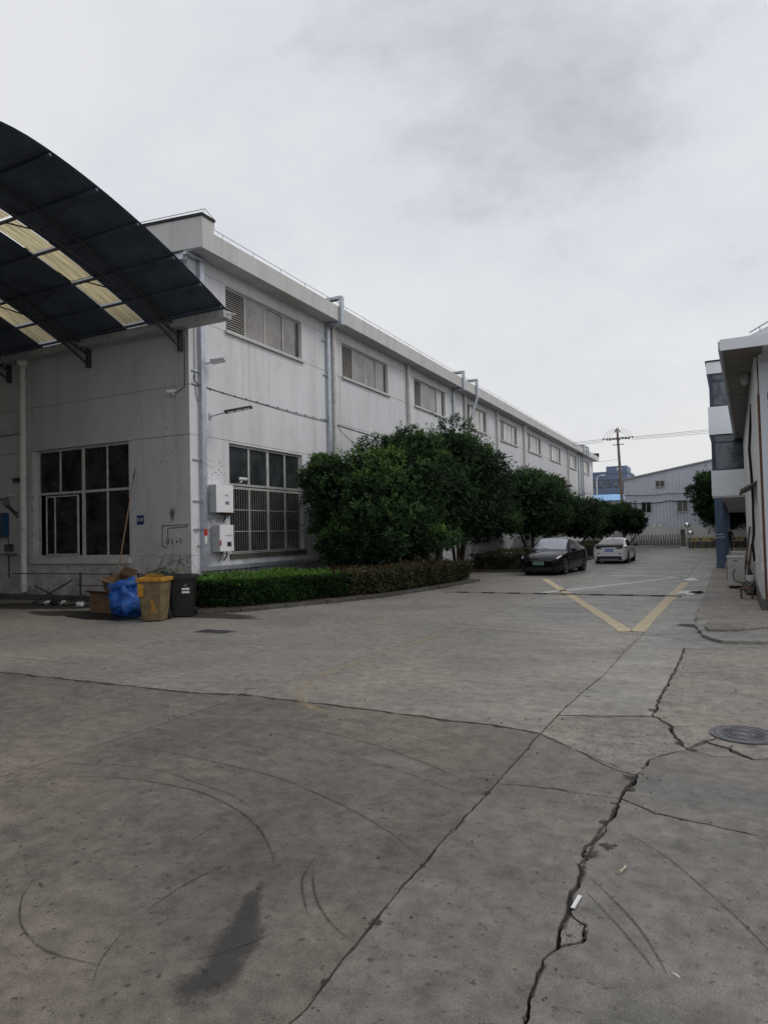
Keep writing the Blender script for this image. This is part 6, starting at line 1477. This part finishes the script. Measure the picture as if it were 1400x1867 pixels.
for k in range(22): bx('flag_panel', 'barrier_yellow' if k % 3 else 'rusty', br_, -2.48 + k * .3, -2.2 + k * .3, 67.065, 67.08, .68, .86)
for k in range(26): MB().beam((-2.5 + k * .25, 67.09, .03), (-2.27 + k * .25, 67.09, .62), .03, .012).beam((-2.27 + k * .25, 67.11, .03), (-2.5 + k * .25, 67.11, .62), .03, .012).build('lattice_bar', 'frame_grey', br_)
bx('base_panel', 'kerb_stone', br_, -2.5, 4.2, 67.13, 67.2, 0, .6)
for (x, z, r_, lb) in ((-2.2, 1.37, .24, 'lower round traffic mirror by the gate'), (-2.44, 2.1, .24, 'upper round traffic mirror by the gate')):
    t = thing('traffic_mirror', (x, 66.3, 0), lb, 'mirror', 'traffic mirrors by the gate')
    MB().lathe([(r_, 66.3), (r_ * .98, 66.26), (r_ * .7, 66.22), (r_ * .35, 66.20), (.01, 66.195)], (x, 0, z), 'y', 24).build('mirror_face', 'mirror', t, smooth=True)
    MB().lathe([(r_ + .03, 66.31), (r_ + .03, 66.27), (r_, 66.27), (r_, 66.31)], (x, 0, z), 'y', 24).build('rim', 'frame_grey', t)
    MB().tube([(x, 66.36, 0), (x, 66.36, z + .1)], .03, 8).build('post', 'frame_grey', t)
# big sheet-clad shed across the street
bs = thing('sheet_shed', (-5, 85, 0), 'big pale grey corrugated shed across the street', 'building')
zr = lambda x: 7.73 + (x + 9.9) * .178 if x < 9 else 7.73 + 18.9 * .178 - (x - 9) * .178
mb = MB(); xs = []; x = -9.9
while x < 28: xs += [(x, 85.0), (x + .22, 85.0), (x + .25, 84.90), (x + .31, 84.90), (x + .34, 85.0)]; x += .36
for x_, y_ in xs: mb.v += [(x_, y_, 2.0), (x_, y_, zr(x_))]
mb.f = [(2 * i, 2 * i + 2, 2 * i + 3, 2 * i + 1) for i in range(len(xs) - 1)]
mb.build('cladding', 'shed_sheet', bs)
bx('base_wall', 'shed_white', bs, -9.95, 28, 84.9, 85.2, 0, 2.02)
MB().hexa([(-9.9, 85.1, 2.03), (28, 85.1, 2.03), (28, 120, 2.03), (-9.9, 120, 2.03)], [(-9.9, 85.1, 7.6), (28, 85.1, 7.0), (28, 120, 7.0), (-9.9, 120, 7.6)]).build('wall', 'shed_sheet', bs)
MB().beam((-10.2, 84.9, zr(-10.2) + .06), (9, 84.9, zr(9) + .06), .5, .12).build('roof_edge', 'frame_grey', bs)
MB().hexa([(-10.2, 85.3, zr(-10.2)), (9, 85.3, zr(9)), (9, 120, zr(9)), (-10.2, 120, zr(-10.2))], [(-10.2, 85.3, zr(-10.2) + .1), (9, 85.3, zr(9) + .1), (9, 120, zr(9) + .1), (-10.2, 120, zr(-10.2) + .1)]).build('roof', 'shed_sheet', bs)
for x0, x1, z0, z1 in ((-6.35, -5.42, 6.72, 7.38), (-7.95, -6.96, 3.74, 4.95), (-4.07, -3.05, 3.74, 5.0)):
    w_ = MB().box(x0 - .06, x1 + .06, 84.80, 84.895, z0 - .08, z0 - .001).box(x0 - .05, x0, 84.8, 84.895, z0, z1).box(x1, x1 + .05, 84.8, 84.895, z0, z1).box(x0 - .05, x1 + .05, 84.8, 84.895, z1 + .001, z1 + .05).box((x0 + x1) / 2 - .03, (x0 + x1) / 2 + .03, 84.8, 84.894, z0, z1).build('window', 'frame_white', bs)
    MB().box(x0, (x0 + x1) / 2 - .03, 84.82, 84.894, z0, z1).build('pane', 'glass_dark', w_); MB().box((x0 + x1) / 2 + .03, x1, 84.82, 84.894, z0, z1).build('pane', 'glass_dark', w_)
for x in (-6.9, -6.2): bx('notice_board', 'white_plain', bs, x, x + .45, 84.88, 84.899, 2.05, 2.35)
MB().tube([(-2.9, 84.88, 0), (-2.9, 84.88, 2.4)], .04, 6).build('drain_pipe', 'frame_grey', bs)
bx('gate_panel', 'shed_white', bs, -2.0, -.4, 84.84, 84.899, .1, 1.6)
for z, sag in ((5.9, .15), (5.05, .25)): cable([(-9.9, 84.8, z), (-5, 84.8, z - .05), (3, 84.8, z)], .05 if z < 5.5 else .035, sag=sag, parent=bs, n=8)
# utility pole and overhead lines
up = thing('utility_pole', (-8.6, 72, 0), 'concrete utility pole with insulators and crossarms above the trees', 'utility pole')
MB().tube([(-8.45, 72, 0), (-8.84, 72, 12.1)], [.19, .11], 12).build('pole', 'pole_concrete', up)
for z, a, b, dy in ((11.15, -1.45, 1.45, -.10), (11.05, -1.1, 1.2, .12), (10.46, -.55, .6, -.1)): MB().beam((-8.8 + a, 72 + dy, z), (-8.8 + b, 72 + dy, z + .02), .07, .07).build('crossarm', 'dark_steel', up)
for k in range(10):
    x = -10.2 + k * .31
    if abs(x + 8.8) < .12: continue
    MB().lathe([(.03, 0), (.09, .03), (.05, .06), (.09, .09), (.05, .12), (.09, .15), (.02, .2)], (x, 71.9 + .2 * (k % 2), 11.05 - .06 * (k % 3)), n=10).build('insulator', 'porcelain', up)
for x, z in ((-9.05, 11.75), (-8.92, 11.9), (-8.75, 11.95), (-8.6, 11.7)): MB().lathe([(.03, 0), (.08, .05), (.04, .1), (.08, .15), (.04, .2), (.02, .35)], (x, 72, z), n=8).build('insulator', 'porcelain', up)
for s in (-1, 1):
    for k in range(3):
        r_ = 1.3 - .3 * k; pts = [(-8.8 + s * (.12 + r_ * math.sin(a)), 72, 11.0 + (1.25 - .2 * k) * math.cos(a) * .9 + .0) for a in np.linspace(.15, 1.5, 9)]
        MB().tube(pts, .012, 4).build('jumper_wire', 'cable_black', up)
for k, (za, zb) in enumerate(((11.16, 11.6), (11.05, 11.3), (10.9, 11.0))):
    cable([(-7.4, 72, za), (24, 69, zb + .5)], .016, sag=.25, parent=up, name='overhead_wire', n=16)
    cable([(-10.2, 72, za), (-40, 76, za + 1.4 - .5 * k)], .016, sag=.5, parent=up, name='overhead_wire', n=16)
cable([(-8.8, 72, 9.0), (-16, 84, 10.6)], .014, sag=.3, parent=up, name='overhead_wire')
# far buildings and the street lamp
def far_block(name, label, x0, x1, y, z1, rows, cols, top=None, mat='far_blue'):
    t = thing(name, ((x0 + x1) / 2, y, 0), label, 'building')
    bx('wall', mat, t, x0, x1, y, y + 14, 0, z1)
    bx('parapet', mat, t, x0 - .15, x1 + .15, y - .15, y + 14, z1 + .001, z1 + .5)
    if top: bx('roof_house', mat, t, top[0], top[1], y + .3, y + 8, z1 + .501, top[2]); bx('roof_house_window', 'glass_pale', t, (top[0] + top[1]) / 2, (top[0] + top[1]) / 2 + 1.2, y + .25, y + .299, z1 + .7, z1 + 1.3)
    for r_ in range(rows):
        for c_ in range(cols):
            w = (x1 - x0) / cols; zz_ = 1.2 + r_ * (z1 - 1) / rows
            f_ = bx('window', 'blue_frame', t, x0 + c_ * w + w * .12, x0 + c_ * w + w * .88, y - .06, y - .001, zz_, zz_ + (z1 - 1) / rows * .55)
            bx('pane', 'glass_blue', f_, x0 + c_ * w + w * .16, x0 + c_ * w + w * .84, y - .075, y - .061, zz_ + .12, zz_ + (z1 - 1) / rows * .55 - .12)
far_block('office_block', 'distant blue grey office block behind the factory', -27.5, -17.8, 160, 14.4, 4, 6, (-22.4, -17.9, 16.1))
t = thing('blue_roof_shed', (-22, 125, 0), 'low far shed with a light blue roof', 'building')
bx('wall', 'far_cream', t, -24, -11, 125, 140, 0, 6.9); MB().hexa([(-24.3, 124.6, 6.91), (-10.7, 124.6, 6.91), (-10.7, 141, 6.91), (-24.3, 141, 6.91)], [(-24.0, 131, 8.3), (-17, 131, 8.3), (-15, 134, 8.3), (-24.0, 134, 8.3)]).build('roof', 'far_blue_roof', t)
t = thing('flat_warehouse', (-14, 140, 0), 'pale flat roofed warehouse behind the utility pole', 'building'); bx('wall', 'far_cream', t, -16, 6, 150, 170, 0, 11.2); bx('roof', 'far_blue', t, -16.3, 6.3, 149.7, 170, 11.21, 11.9)
t = thing('street_lamp', (-16.8, 110, 0), 'white street lamp with a curved arm beyond the factory end', 'street lamp')
MB().tube([(-16.85, 110, 0), (-16.85, 110, 9.4), (-16.8, 110, 10.0), (-16.6, 110, 10.25), (-16.2, 110, 10.35)], [.12, .08, .07, .06, .05], 8).build('post', 'white_plain', t); lumpy((-15.9, 110, 10.32), (.4, .18, .12), 4, .05, 12, 8).build('lamp_head', 'white_plain', t, smooth=True)
# verge wall that closes the view along the street
t = thing('street_wall', (-30, 88, 0), 'low pale street wall running behind the factory end', 'wall'); bx('wall', 'shed_white', t, -60, -10.1, 92, 92.3, 0, 2.2); bx('coping', 'fascia_concrete', t, -60, -10.1, 91.93, 92.37, 2.201, 2.3)
tag(flat([(-120, 68.3), (120, 68.3), (120, 84.5), (-120, 84.5)], -.03).build('road', 'concrete_road'), kind='structure')
